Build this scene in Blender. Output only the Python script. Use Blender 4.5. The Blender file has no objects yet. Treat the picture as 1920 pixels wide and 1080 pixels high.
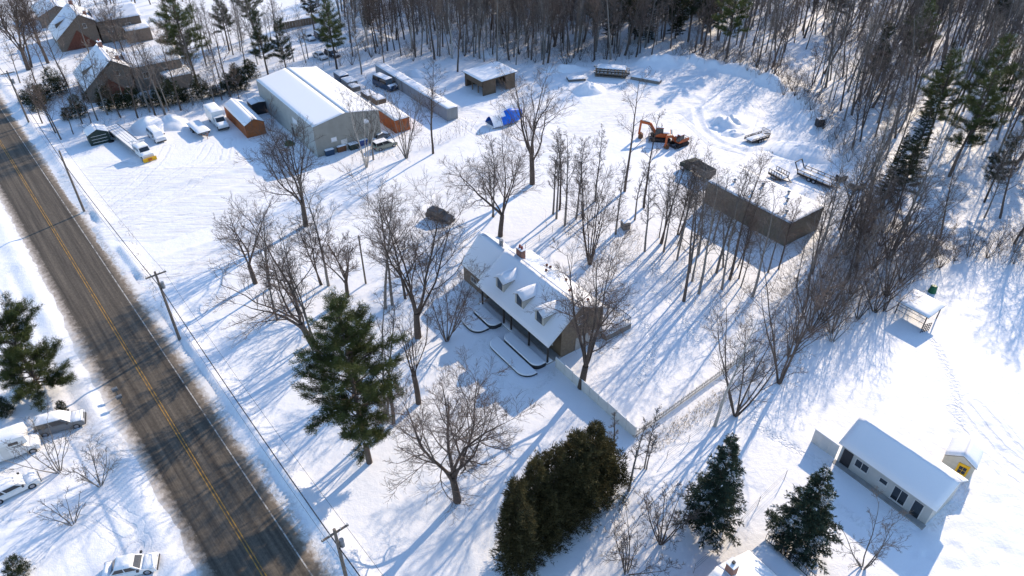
import bpy, bmesh, math, random
import numpy as np
from mathutils import Vector, Matrix
R = math.radians
sc = bpy.context.scene
col = sc.collection

# ------------------------------------------------------------------ camera, sky, sun, exposure
cam = bpy.data.cameras.new('camera'); camo = bpy.data.objects.new('camera', cam); col.objects.link(camo)
cam.sensor_width = 36.0; cam.lens = 1340 / 1920 * 36.0; cam.clip_start = 0.5; cam.clip_end = 6000
camo.location = (0, 0, 60); camo.rotation_euler = (R(90 - 37), 0, 0)
sc.camera = camo
SUN_AZ, SUN_EL = R(36), R(27)
world = bpy.data.worlds.new('World'); sc.world = world; world.use_nodes = True
wn = world.node_tree
bgn = wn.nodes['Background']; bgn.inputs['Strength'].default_value = 0.15
sky = wn.nodes.new('ShaderNodeTexSky'); sky.sky_type = 'NISHITA'; sky.sun_disc = False
sky.sun_elevation = SUN_EL; sky.sun_rotation = SUN_AZ
sky.air_density = 1.0; sky.dust_density = 0.2; sky.ozone_density = 3.5
wn.links.new(sky.outputs[0], bgn.inputs['Color'])
sl = bpy.data.lights.new('sun', 'SUN'); sl.energy = 3.0; sl.angle = R(0.53); sl.color = (1.0, 0.83, 0.63)
so = bpy.data.objects.new('sun', sl); col.objects.link(so)
sdir = Vector((math.sin(SUN_AZ) * math.cos(SUN_EL), math.cos(SUN_AZ) * math.cos(SUN_EL), math.sin(SUN_EL)))
so.rotation_euler = (-sdir).to_track_quat('-Z', 'Y').to_euler(); so.location = sdir * 300
sc.view_settings.view_transform = 'Standard'; sc.view_settings.look = 'None'
sc.view_settings.exposure = 0.9; sc.view_settings.gamma = 1.0
sc.render.engine = 'CYCLES'
sc.cycles.use_denoising = True
sc.cycles.max_bounces = 5; sc.cycles.diffuse_bounces = 3; sc.cycles.glossy_bounces = 2
sc.cycles.transmission_bounces = 2; sc.cycles.transparent_max_bounces = 4
sc.cycles.caustics_reflective = False; sc.cycles.caustics_refractive = False

# ------------------------------------------------------------------ survey: plan position of a sighted point at height z
_f, _p, _H = 1340.0, R(37), 60.0
def S(u, v, z=0.0):
    a, b = (u - 960) / _f, (v - 540) / _f
    sp, cp = math.sin(_p), math.cos(_p)
    dy, dz = cp - b * sp, -sp - b * cp
    t = (z - _H) / dz
    return Vector((a * t, dy * t, z))
def height_of(base, top):
    # height of an upright thing from its sighted foot and tip
    g = S(*base); lo, hi = 0.0, 45.0
    b = (top[1] - 540) / _f; sp, cp = math.sin(_p), math.cos(_p)
    # the sight line's height over the foot's distance
    return max(0.5, _H + (-sp - b * cp) / (cp - b * sp) * g.y)
YAW = R(-54)                         # the lots' common grid: local x runs along the houses, local y away from the road

# ------------------------------------------------------------------ materials
MATS = {}
def mat(name, base, rough=0.7, metal=0.0, spec=0.3, var=0.0, vscale=3.0, bump=0.0, bscale=20.0, trans=0.0, coat=0.0, objrand=0.0, detail=4.0, vec='Object'):
    m = bpy.data.materials.new(name); m.use_nodes = True; nt = m.node_tree; N = nt.nodes; L = nt.links
    b = N['Principled BSDF']; b.inputs['Base Color'].default_value = (*base, 1); b.inputs['Roughness'].default_value = rough
    b.inputs['Metallic'].default_value = metal; b.inputs['Specular IOR Level'].default_value = spec
    b.inputs['Coat Weight'].default_value = coat
    tc = N.new('ShaderNodeTexCoord')
    cur = None
    if var > 0:
        n = N.new('ShaderNodeTexNoise'); n.inputs['Scale'].default_value = vscale; n.inputs['Detail'].default_value = detail
        L.new(tc.outputs[vec], n.inputs['Vector'])
        mr = N.new('ShaderNodeMapRange'); mr.inputs['From Min'].default_value = 0.28; mr.inputs['From Max'].default_value = 0.72
        mr.inputs['To Min'].default_value = 1 - var; mr.inputs['To Max'].default_value = 1 + var
        L.new(n.outputs['Fac'], mr.inputs['Value'])
        mx = N.new('ShaderNodeVectorMath'); mx.operation = 'SCALE'; mx.inputs[0].default_value = base
        L.new(mr.outputs[0], mx.inputs['Scale']); cur = mx.outputs[0]
    if objrand > 0:
        oi = N.new('ShaderNodeObjectInfo'); mr = N.new('ShaderNodeMapRange')
        mr.inputs['To Min'].default_value = 1 - objrand; mr.inputs['To Max'].default_value = 1 + objrand
        L.new(oi.outputs['Random'], mr.inputs['Value'])
        mx = N.new('ShaderNodeVectorMath'); mx.operation = 'SCALE'
        if cur is not None: L.new(cur, mx.inputs[0])
        else: mx.inputs[0].default_value = base
        L.new(mr.outputs[0], mx.inputs['Scale']); cur = mx.outputs[0]
    if cur is not None: L.new(cur, b.inputs['Base Color'])
    if bump > 0:
        n = N.new('ShaderNodeTexNoise'); n.inputs['Scale'].default_value = bscale; n.inputs['Detail'].default_value = 5
        L.new(tc.outputs[vec], n.inputs['Vector'])
        bp = N.new('ShaderNodeBump'); bp.inputs['Strength'].default_value = bump; bp.inputs['Distance'].default_value = 0.1
        L.new(n.outputs['Fac'], bp.inputs['Height']); L.new(bp.outputs[0], b.inputs['Normal'])
    if trans > 0:
        out = N['Material Output']; t = N.new('ShaderNodeBsdfTranslucent'); ms = N.new('ShaderNodeMixShader'); ms.inputs[0].default_value = trans
        if cur is not None: L.new(cur, t.inputs['Color'])
        else: t.inputs['Color'].default_value = (*base, 1)
        L.new(b.outputs[0], ms.inputs[1]); L.new(t.outputs[0], ms.inputs[2]); L.new(ms.outputs[0], out.inputs['Surface'])
    MATS[name] = m
    return m

mat('snow', (0.89, 0.885, 0.885), 0.6, spec=0.2, var=0.02, vscale=2.0, bump=0.35, bscale=9.0)
mat('snow_roof', (0.89, 0.885, 0.885), 0.6, spec=0.2, bump=0.22, bscale=5.0)
mat('bark', (0.105, 0.083, 0.07), 0.9, spec=0.1, var=0.3, vscale=6.0, bump=0.5, bscale=14, objrand=0.25)
mat('twig', (0.125, 0.096, 0.082), 0.85, spec=0.1, var=0.25, vscale=0.9, objrand=0.25)
mat('bark_grey', (0.2, 0.18, 0.16), 0.9, spec=0.1, var=0.3, vscale=5.0, bump=0.4, bscale=14, objrand=0.3)
mat('twig_grey', (0.165, 0.143, 0.127), 0.85, spec=0.1, var=0.25, vscale=0.9, objrand=0.35)
mat('twig_red', (0.165, 0.128, 0.108), 0.85, spec=0.1, var=0.25, vscale=0.7, objrand=0.3)
mat('bark_pale', (0.42, 0.39, 0.35), 0.8, spec=0.1, var=0.3, vscale=7.0)
mat('needle_pine', (0.072, 0.09, 0.025), 0.6, spec=0.25, var=0.5, vscale=0.9, trans=0.22, objrand=0.2)
mat('needle_spruce', (0.036, 0.058, 0.036), 0.6, spec=0.25, var=0.45, vscale=1.2, trans=0.22, objrand=0.15)
mat('needle_cedar', (0.066, 0.058, 0.024), 0.65, spec=0.2, var=0.5, vscale=1.4, trans=0.25, objrand=0.2)
mat('needle_dark', (0.034, 0.045, 0.02), 0.7, spec=0.2, var=0.4, vscale=1.0, trans=0.2, objrand=0.25)
mat('dry_leaf', (0.14, 0.085, 0.045), 0.8, spec=0.1, var=0.4, vscale=1.5, trans=0.25)
mat('dry_grass', (0.26, 0.2, 0.12), 0.85, spec=0.1, var=0.3, vscale=1.0)
mat('glass', (0.015, 0.02, 0.026), 0.08, spec=0.6, coat=0.3)
mat('glass_cab', (0.03, 0.045, 0.05), 0.15, spec=0.6)
mat('rubber', (0.018, 0.018, 0.02), 0.85, var=0.2)
mat('rim', (0.36, 0.36, 0.38), 0.35, metal=0.8)
mat('black_metal', (0.025, 0.026, 0.03), 0.5, spec=0.4, var=0.2)
mat('grey_metal', (0.3, 0.31, 0.32), 0.45, metal=0.6, var=0.15)
mat('rust', (0.16, 0.075, 0.04), 0.85, var=0.35, vscale=3)
mat('orange', (0.5, 0.11, 0.025), 0.5, var=0.22, vscale=2.5, coat=0.15)
mat('yellow', (0.75, 0.42, 0.02), 0.5, var=0.1)
mat('paint_white', (0.72, 0.72, 0.71), 0.4, var=0.06, coat=0.3)
mat('paint_silver', (0.17, 0.18, 0.19), 0.4, metal=0.2, coat=0.3)
mat('paint_black', (0.02, 0.021, 0.024), 0.3, coat=0.5)
mat('paint_sage', (0.25, 0.27, 0.22), 0.4, coat=0.4)
mat('paint_navy', (0.02, 0.05, 0.1), 0.4, coat=0.4)
mat('paint_grey', (0.13, 0.14, 0.15), 0.4, coat=0.4)
mat('trim_dark', (0.05, 0.05, 0.055), 0.6)
mat('lamp_clear', (0.75, 0.77, 0.8), 0.15, spec=0.6)
mat('lamp_red', (0.5, 0.02, 0.02), 0.25, spec=0.6)
mat('tarp_blue', (0.006, 0.15, 0.68), 0.45, var=0.2, vscale=1.5, bump=0.4, bscale=3)
mat('timber', (0.2, 0.135, 0.085), 0.8, var=0.3, vscale=4)
mat('timber_grey', (0.2, 0.18, 0.16), 0.85, var=0.3, vscale=4)
mat('pole_wood', (0.17, 0.14, 0.115), 0.9, var=0.25, vscale=4)
mat('concrete', (0.34, 0.33, 0.31), 0.85, var=0.15, vscale=2, bump=0.2, bscale=15)
mat('stone_dark', (0.05, 0.05, 0.055), 0.9, var=0.35, vscale=5, bump=0.4, bscale=8)
mat('white_board', (0.62, 0.61, 0.58), 0.6, var=0.08, vscale=1.5)
mat('cream_board', (0.5, 0.47, 0.4), 0.6, var=0.1, vscale=2)
mat('brown_shingle', (0.17, 0.135, 0.095), 0.85, var=0.25, vscale=3, bump=0.4, bscale=12)
mat('dark_green', (0.018, 0.035, 0.03), 0.6, var=0.2)
mat('bin_green', (0.01, 0.12, 0.055), 0.5)
mat('bin_blue', (0.02, 0.07, 0.28), 0.5)
mat('red_brown', (0.15, 0.055, 0.035), 0.8, var=0.3, vscale=3)
mat('porch_dark', (0.045, 0.035, 0.03), 0.7)
mat('terracotta', (0.25, 0.06, 0.05), 0.8, var=0.2)
mat('wire', (0.02, 0.02, 0.022), 0.6)
def worn_paint(name, base, lo, hi):
    m = mat(name, base, 0.75); nt = m.node_tree; N = nt.nodes; L = nt.links; tc = N.new('ShaderNodeTexCoord')
    n1 = N.new('ShaderNodeTexNoise'); n1.inputs['Scale'].default_value = 1.1; n1.inputs['Detail'].default_value = 9; n1.inputs['Roughness'].default_value = 0.8; L.new(tc.outputs['Object'], n1.inputs['Vector'])
    mr = N.new('ShaderNodeMapRange'); mr.inputs['From Min'].default_value = lo; mr.inputs['From Max'].default_value = hi; L.new(n1.outputs['Fac'], mr.inputs[0])
    mx = N.new('ShaderNodeMix'); mx.data_type = 'RGBA'; L.new(mr.outputs[0], mx.inputs['Factor']); mx.inputs[6].default_value = (*base, 1); mx.inputs[7].default_value = (0.085, 0.07, 0.055, 1)
    L.new(mx.outputs[2], N['Principled BSDF'].inputs['Base Color'])
worn_paint('paint_line_white', (0.5, 0.48, 0.44), 0.44, 0.62)
worn_paint('paint_line_yellow', (0.42, 0.23, 0.045), 0.46, 0.62)

def ribbed(name, base, scale, bump=0.5, rough=0.5, metal=0.0, axis='X', var=0.1):
    m = mat(name, base, rough, metal=metal, var=var, vscale=0.7); nt = m.node_tree; N = nt.nodes; L = nt.links
    tc = N.new('ShaderNodeTexCoord'); w = N.new('ShaderNodeTexWave'); w.bands_direction = axis; w.inputs['Scale'].default_value = scale
    L.new(tc.outputs['Object'], w.inputs['Vector'])
    bp = N.new('ShaderNodeBump'); bp.inputs['Strength'].default_value = bump; bp.inputs['Distance'].default_value = 0.06
    L.new(w.outputs['Fac'], bp.inputs['Height']); L.new(bp.outputs[0], N['Principled BSDF'].inputs['Normal'])
    return m
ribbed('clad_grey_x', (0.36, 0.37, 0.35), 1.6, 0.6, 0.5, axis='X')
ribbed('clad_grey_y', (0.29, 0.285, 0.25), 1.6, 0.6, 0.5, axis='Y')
ribbed('container_grey', (0.3, 0.32, 0.34), 2.2, 0.8, 0.55, axis='X')
ribbed('container_end', (0.3, 0.32, 0.33), 2.2, 0.8, 0.55, axis='Y')
ribbed('clad_brown', (0.19, 0.16, 0.115), 1.6, 0.5, 0.7, axis='X')
ribbed('clad_brown_y', (0.18, 0.15, 0.11), 1.6, 0.5, 0.7, axis='Y')
ribbed('orange_wood', (0.3, 0.095, 0.03), 1.8, 0.6, 0.7, axis='Z', var=0.2)
ribbed('orange_wood_b', (0.36, 0.1, 0.03), 1.6, 0.6, 0.7, axis='X', var=0.2)
ribbed('board_siding', (0.5, 0.5, 0.47), 2.2, 0.5, 0.65, axis='Z')
ribbed('board_brown', (0.14, 0.1, 0.065), 2.2, 0.6, 0.8, axis='Z', var=0.25)

def brick_mat(name, c1, c2, mortar):
    m = mat(name, c1, 0.85); nt = m.node_tree; N = nt.nodes; L = nt.links
    tc = N.new('ShaderNodeTexCoord'); sx = N.new('ShaderNodeSeparateXYZ'); L.new(tc.outputs['Object'], sx.inputs[0])
    ad = N.new('ShaderNodeMath'); ad.operation = 'ADD'; L.new(sx.outputs[0], ad.inputs[0]); L.new(sx.outputs[1], ad.inputs[1])
    cx = N.new('ShaderNodeCombineXYZ'); L.new(ad.outputs[0], cx.inputs[0]); L.new(sx.outputs[2], cx.inputs[1])
    b = N.new('ShaderNodeTexBrick'); b.inputs['Scale'].default_value = 3.2
    b.inputs['Color1'].default_value = (*c1, 1); b.inputs['Color2'].default_value = (*c2, 1); b.inputs['Mortar'].default_value = (*mortar, 1)
    L.new(cx.outputs[0], b.inputs['Vector']); L.new(b.outputs['Color'], N['Principled BSDF'].inputs['Base Color'])
    return m
brick_mat('brick_brown', (0.2, 0.145, 0.1), (0.13, 0.095, 0.07), (0.25, 0.22, 0.19))
brick_mat('brick_grey', (0.2, 0.17, 0.14), (0.14, 0.12, 0.1), (0.27, 0.25, 0.22))
brick_mat('brick_red', (0.28, 0.1, 0.06), (0.2, 0.075, 0.05), (0.35, 0.3, 0.26))

# ------------------------------------------------------------------ object helpers
def link(o, parent=None):
    col.objects.link(o)
    if parent is not None: o.parent = parent
    return o
def tag(o, label, cat, group=None, kind=None):
    if label: o['label'] = label
    if cat: o['category'] = cat
    if group: o['group'] = group
    if kind: o['kind'] = kind
    return o
def thing(name, label, cat, loc=(0, 0, 0), yaw=0.0, group=None):
    o = bpy.data.objects.new(name, None); o.empty_display_size = 0.3
    o.location = loc; o.rotation_euler = (0, 0, yaw)
    link(o); return tag(o, label, cat, group)

class MB:
    def __init__(s): s.v = []; s.f = []; s.m = []; s.cur = 0
    def add(s, vs, fs):
        k = len(s.v); s.v += [tuple(p) for p in vs]
        for f in fs: s.f.append(tuple(i + k for i in f)); s.m.append(s.cur)
        return s
    def box(s, x0, x1, y0, y1, z0, z1):
        return s.add([(x0, y0, z0), (x1, y0, z0), (x1, y1, z0), (x0, y1, z0), (x0, y0, z1), (x1, y0, z1), (x1, y1, z1), (x0, y1, z1)],
                     [(0, 3, 2, 1), (4, 5, 6, 7), (0, 1, 5, 4), (1, 2, 6, 5), (2, 3, 7, 6), (3, 0, 4, 7)])
    def obox(s, a, b, w, h, up=(0, 0, 1)):
        a, b = Vector(a), Vector(b); d = (b - a).normalized(); u = Vector(up)
        r = d.cross(u)
        if r.length < 1e-4: r = d.cross(Vector((1, 0, 0)))
        r.normalize(); u = r.cross(d).normalized()
        vs = [p + r * (sx * w / 2) + u * (sz * h / 2) for p in (a, b) for sx, sz in ((-1, -1), (1, -1), (1, 1), (-1, 1))]
        return s.add(vs, [(0, 1, 2, 3), (7, 6, 5, 4), (0, 4, 5, 1), (1, 5, 6, 2), (2, 6, 7, 3), (3, 7, 4, 0)])
    def prism(s, poly, z0, z1):
        n = len(poly)
        return s.add([(x, y, z0) for x, y in poly] + [(x, y, z1) for x, y in poly],
                     [tuple(range(n - 1, -1, -1)), tuple(range(n, 2 * n))] + [(i, (i + 1) % n, n + (i + 1) % n, n + i) for i in range(n)])
    def extr(s, poly, axis, a0, a1):
        # a closed outline in the plane across axis 'x' (y,z) or 'y' (x,z), extruded from a0 to a1
        n = len(poly)
        if axis == 'x': vs = [(a0, p, q) for p, q in poly] + [(a1, p, q) for p, q in poly]
        else: vs = [(p, a0, q) for p, q in poly] + [(p, a1, q) for p, q in poly]
        return s.add(vs, [tuple(range(n - 1, -1, -1)), tuple(range(n, 2 * n))] + [(i, (i + 1) % n, n + (i + 1) % n, n + i) for i in range(n)])
    def tube(s, a, b, r0, r1=None, n=8, caps=True):
        r1 = r0 if r1 is None else r1
        a, b = Vector(a), Vector(b); d = (b - a).normalized(); u = d.orthogonal().normalized(); w = d.cross(u)
        vs = [p + (u * math.cos(2 * math.pi * i / n) + w * math.sin(2 * math.pi * i / n)) * r for p, r in ((a, r0), (b, r1)) for i in range(n)]
        fs = [(i, (i + 1) % n, n + (i + 1) % n, n + i) for i in range(n)]
        if caps: fs += [tuple(range(n - 1, -1, -1)), tuple(range(n, 2 * n))]
        return s.add(vs, fs)
    def slab(s, quad, t):
        # a sheet through four corners with thickness t downward
        q = [Vector(p) for p in quad]; n = len(q)
        return s.add(q + [p - Vector((0, 0, t)) for p in q], [tuple(range(n)), tuple(range(2 * n - 1, n - 1, -1))] + [(i, n + i, n + (i + 1) % n, (i + 1) % n) for i in range(n)])
    def build(s, name, material, parent=None, smooth=False, bevel=0.0):
        me = bpy.data.meshes.new(name); me.from_pydata(s.v, [], s.f); me.update()
        bm = bmesh.new(); bm.from_mesh(me)
        if bevel > 0:
            bmesh.ops.remove_doubles(bm, verts=bm.verts, dist=1e-4)
            bmesh.ops.bevel(bm, geom=list(bm.edges), offset=bevel, segments=2, affect='EDGES', profile=0.6)
        bmesh.ops.recalc_face_normals(bm, faces=bm.faces)
        bm.to_mesh(me); bm.free()
        me.materials.append(MATS[material])
        if smooth:
            me.polygons.foreach_set('use_smooth', [True] * len(me.polygons))
        o = bpy.data.objects.new(name, me)
        return link(o, parent)

def np_mesh(name, verts, quads=None, tris=None, materials=(), matidx=None, smooth=True):
    me = bpy.data.meshes.new(name)
    nq = 0 if quads is None else len(quads); nt = 0 if tris is None else len(tris)
    me.vertices.add(len(verts)); me.vertices.foreach_set('co', np.ascontiguousarray(verts, dtype=np.float32).ravel())
    loops = []
    if nq: loops.append(np.asarray(quads).ravel())
    if nt: loops.append(np.asarray(tris).ravel())
    li = np.concatenate(loops).astype(np.int32)
    me.loops.add(len(li)); me.loops.foreach_set('vertex_index', li)
    starts = np.concatenate([np.arange(nq) * 4, nq * 4 + np.arange(nt) * 3]).astype(np.int32)
    me.polygons.add(nq + nt); me.polygons.foreach_set('loop_start', starts)
    for m in materials: me.materials.append(MATS[m])
    if matidx is not None: me.polygons.foreach_set('material_index', np.asarray(matidx, dtype=np.int32))
    if smooth: me.polygons.foreach_set('use_smooth', np.ones(nq + nt, dtype=bool))
    me.update(calc_edges=True); me.validate()
    return me

# ------------------------------------------------------------------ ground, road
def _hash(ix, iy, seed):
    n = (ix.astype(np.int64) * 374761393 + iy.astype(np.int64) * 668265263 + seed * 974634777) & 0x7fffffff
    n = ((n ^ (n >> 13)) * 1274126177) & 0x7fffffff
    return ((n ^ (n >> 16)) & 0xffff) / 65535.0
def vnoise(x, y, s, seed=1):
    x = np.asarray(x, float) / s; y = np.asarray(y, float) / s
    ix = np.floor(x); iy = np.floor(y); fx = x - ix; fy = y - iy
    fx = fx * fx * (3 - 2 * fx); fy = fy * fy * (3 - 2 * fy)
    a = _hash(ix, iy, seed); b = _hash(ix + 1, iy, seed); c = _hash(ix, iy + 1, seed); d = _hash(ix + 1, iy + 1, seed)
    return (a * (1 - fx) + b * fx) * (1 - fy) + (c * (1 - fx) + d * fx) * fy - 0.5
def sstep(a, b, x):
    t = np.clip((x - a) / (b - a), 0, 1); return t * t * (3 - 2 * t)
ROAD0 = np.array([-59.0, 79.62]); RD = np.array([0.6428, -0.766]); RN = np.array([0.766, 0.6428])
def road_ts(x, y):
    dx = np.asarray(x) - ROAD0[0]; dy = np.asarray(y) - ROAD0[1]
    return dx * RN[0] + dy * RN[1], dx * RD[0] + dy * RD[1]
def road_xy(t, s):
    return ROAD0[0] + RN[0] * t + RD[0] * s, ROAD0[1] + RN[1] * t + RD[1] * s
def in_poly(x, y, poly):
    x = np.asarray(x, float); y = np.asarray(y, float); c = np.zeros(x.shape, bool); n = len(poly)
    for i in range(n):
        x0, y0 = poly[i][:2]; x1, y1 = poly[(i + 1) % n][:2]
        hit = ((y0 > y) != (y1 > y)) & (x < (x1 - x0) * (y - y0) / (y1 - y0 + 1e-12) + x0); c ^= hit
    return c
def seg_dist(x, y, pts):
    best = np.full(np.shape(x), 1e9)
    for i in range(len(pts) - 1):
        ax, ay = pts[i][:2]; bx, by = pts[i + 1][:2]; dx, dy = bx - ax, by - ay
        t = np.clip(((x - ax) * dx + (y - ay) * dy) / (dx * dx + dy * dy), 0, 1)
        best = np.minimum(best, np.hypot(x - ax - t * dx, y - ay - t * dy))
    return best
DRIVES = [[S(235, 540), S(330, 500), S(520, 440), S(700, 385), S(860, 330), S(1010, 275), S(1180, 205), S(1290, 190)],
          [S(150, 420), S(300, 370), S(460, 330)],
          [S(880, 330), S(820, 400), S(770, 450)],
          [S(1020, 275), S(960, 240), S(880, 215), S(800, 200)]]
LOT = [S(110, 330), S(215, 300), S(300, 318), S(450, 300), S(520, 345), S(470, 400), S(300, 455), S(190, 450)]
YARD = [S(1080, 200), S(1200, 150), S(1330, 135), S(1440, 190), S(1480, 260), S(1380, 310), S(1280, 290), S(1180, 260)]
WOOD = [S(610, 118), S(700, 105), S(860, 112), S(1000, 128), S(1080, 118), S(1180, 112), S(1260, 96), S(1390, 122), S(1500, 150), S(1548, 205), S(1590, 270),
        S(1625, 330), S(1620, 400), S(1590, 470), S(1570, 560), S(1640, 560), S(1760, 505), S(1850, 462), S(1940, 490), Vector((150, 84, 0)), Vector((230, 120, 0)), Vector((230, 300, 0)), Vector((-45, 300, 0)), S(640, 20)]
YARD_LOOP = [S(1305, 205), S(1315, 240), S(1345, 265), S(1400, 285), S(1440, 280)]
TRACKS = [[S(150, 420), S(250, 350), S(300, 300), S(312, 276)], [S(160, 430), S(300, 345), S(375, 300), S(392, 272)], [S(190, 440), S(340, 360), S(420, 300), S(428, 262)], [S(140, 400), S(210, 350), S(275, 312), S(292, 310)],
          [S(255, 540), S(420, 470), S(600, 412), S(760, 365), S(900, 318), S(1040, 262)], [S(262, 552), S(430, 485), S(610, 425), S(700, 398), S(800, 402), S(830, 410)], [S(180, 445), S(330, 410), S(520, 385), S(680, 340), S(760, 305), S(745, 285)],
          [S(1040, 262), S(1150, 215), S(1230, 185), S(1330, 165), S(1400, 180), S(1430, 215), S(1400, 300), S(1330, 330)], [S(1050, 268), S(1180, 235), S(1270, 215), S(1300, 240), S(1330, 270), S(1420, 295), S(1480, 300)], [S(1150, 215), S(1200, 175), S(1240, 140), S(1300, 130)],
          [S(960, 290), S(900, 255), S(850, 220), S(790, 190), S(760, 178)], [S(1060, 240), S(1000, 215), S(930, 200), S(870, 205)], [S(210, 870), S(170, 840), S(110, 830), S(20, 880)], [S(240, 1000), S(180, 960), S(90, 950), S(20, 970)], [S(250, 1030), S(230, 1065), S(210, 1090)],
          [S(1790, 770), S(1860, 850), S(1930, 910)], [S(1830, 760), S(1890, 830), S(1940, 870)]]
FOOT = [[S(905, 640), S(870, 680), S(800, 690), S(700, 640), S(640, 560), S(560, 500)], [S(1040, 700), S(1000, 740), S(940, 720), S(905, 640)], [S(1130, 470), S(1180, 560), S(1230, 640), S(1200, 720)], [S(1580, 880), S(1500, 850), S(1420, 800), S(1390, 720)], [S(1700, 990), S(1640, 1000), S(1560, 940), S(1520, 860)], [S(1745, 985), S(1800, 940), S(1806, 900)], [S(1750, 640), S(1790, 720), S(1800, 800)], [S(880, 455), S(860, 430), S(845, 420)], [S(790, 440), S(820, 480), S(870, 520)], [S(1310, 640), S(1250, 560), S(1150, 500)]]
DENTS = []
_rng = np.random.default_rng(5)
for _ in range(120):
    u, v = _rng.uniform(1690, 1915), _rng.uniform(800, 1078); DENTS.append((u, v))
def ground_h(x, y):
    x = np.asarray(x, float); y = np.asarray(y, float)
    t, s = road_ts(x, y)
    h = 0.22 * vnoise(x, y, 22, 1) + 0.13 * vnoise(x, y, 7, 2) + 0.07 * vnoise(x, y, 2.3, 3) + 0.03 * vnoise(x, y, 1.0, 4)
    wood = in_poly(x, y, WOOD)
    h = h + np.where(wood, 0.35 * vnoise(x, y, 4.0, 7) + 0.25 * vnoise(x, y, 1.5, 8), 0)
    # smooth ploughed ways with low windrows
    for k, d in enumerate(DRIVES):
        q = seg_dist(x, y, d); w = 3.2 if k == 0 else 2.6
        m = 1 - sstep(w - 0.8, w + 0.6, q)
        h = h * (1 - 0.65 * m) - 0.1 * m + 0.16 * np.exp(-((q - w - 0.5) / 0.5) ** 2) * (0.6 + vnoise(x, y, 1.6, 21))
        for off in (0.75, 1.15, 1.9):
            h = h - 0.045 * np.exp(-((np.abs(q + 0.25 * vnoise(x, y, 9, 30)) - off) / 0.16) ** 2)
    q = seg_dist(x, y, YARD_LOOP); h = h - 0.16 * np.exp(-((q - 0.3) / 0.35) ** 2) + 0.14 * np.exp(-((q - 1.1) / 0.5) ** 2)
    h = h + np.where(in_poly(x, y, YARD), 0.16 * vnoise(x, y, 1.2, 31) * sstep(0.0, 0.4, vnoise(x, y, 9, 32) + 0.2), 0)
    # berm of pushed snow at the back of the cleared yard
    q = seg_dist(x, y, [S(1215, 122), S(1310, 118), S(1420, 145), S(1500, 178), S(1535, 225)])
    h = h + (1.5 + 2.0 * vnoise(x, y, 3.6, 41) + 1.2 * vnoise(x, y, 1.4, 42)) * np.exp(-(q / 2.8) ** 2)
    # berm behind the parked trucks on the far side of the lot
    # bank on the house side of the road
    gap = sstep(-19, -16, s) * (1 - sstep(-9, -7, s)) + sstep(1.5, 3.5, s) * (1 - sstep(9, 12, s))
    top = (0.5 + 0.35 * vnoise(s, s * 0, 2.2, 11)) * (1 - np.clip(gap, 0, 1))
    tt = t - 6.4 - 0.3 * vnoise(s, s * 0, 9, 15)
    h = h + top * np.where(tt < 0, np.exp(-(tt / 0.32) ** 2), np.exp(-(tt / 1.1) ** 2))
    h = h + 0.3 * np.exp(-((t + 6.0) / 0.8) ** 2) * (0.7 + vnoise(s, s * 0, 3, 12)) - 0.13 * np.exp(-((t + 7.6) / 0.25) ** 2) - 0.1 * np.exp(-((t + 9.2) / 0.25) ** 2)
    q = sstep(3.7, 5.6, np.abs(t) + 0.5 * vnoise(x, y, 1.7, 17) + 0.3 * vnoise(x, y, 0.8, 18)); h = h * q - 0.07 + 0.11 * q
    # footmarks over the field by the small house
    for u, v in DENTS:
        p = S(u, v)
        near = (np.abs(x - p.x) < 2) & (np.abs(y - p.y) < 2)
        if np.any(near): h = h - np.where(near, 0.13 * np.exp(-(((x - p.x) / 0.42) ** 2 + ((y - p.y) / 0.27) ** 2)), 0)
    # ways around the small house, sledge tracks beyond it
    for k in range(4):
        q = seg_dist(x, y, [S(1775 + 18 * k, 765 + 6 * k), S(1850 + 18 * k, 850 + 6 * k), S(1925 + 20 * k, 905 + 12 * k)]); h = h - 0.07 * np.exp(-(q / 0.2) ** 2)
    # banked beds of the old lawn by the lane fence
    return h
def gh(x, y):
    i = min(max(int(np.searchsorted(xs, x)) - 1, 0), nx - 2); j = min(max(int(np.searchsorted(ys, y)) - 1, 0), ny - 2)
    a = (x - xs[i]) / (xs[i + 1] - xs[i]); b = (y - ys[j]) / (ys[j + 1] - ys[j]); k = j * nx + i
    return float((ZZ[k] * (1 - a) + ZZ[k + 1] * a) * (1 - b) + (ZZ[k + nx] * (1 - a) + ZZ[k + nx + 1] * a) * b)
def on(u, v, dz=0.0):
    p = S(u, v); p.z = gh(p.x, p.y) + dz; return p

def axis_coords(parts):
    out = []
    for a, b, st in parts: out += list(np.arange(a, b, st))
    out.append(parts[-1][1]); return np.array(out)
xs = axis_coords([(-2500, -300, 220), (-300, -120, 6), (-120, -72, 0.8), (-72, 72, 0.42), (72, 130, 0.9), (130, 300, 5), (300, 2500, 220)])
ys = axis_coords([(-1500, 0, 150), (0, 32, 4), (32, 100, 0.42), (100, 170, 0.6), (170, 235, 1.2), (235, 300, 5), (300, 3500, 260)])
XX, YY = np.meshgrid(xs, ys); ZZ = ground_h(XX.ravel(), YY.ravel())
nx, ny = len(xs), len(ys)
gi = np.arange(nx * ny).reshape(ny, nx)
gq = np.stack([gi[:-1, :-1].ravel(), gi[:-1, 1:].ravel(), gi[1:, 1:].ravel(), gi[1:, :-1].ravel()], 1)

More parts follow.
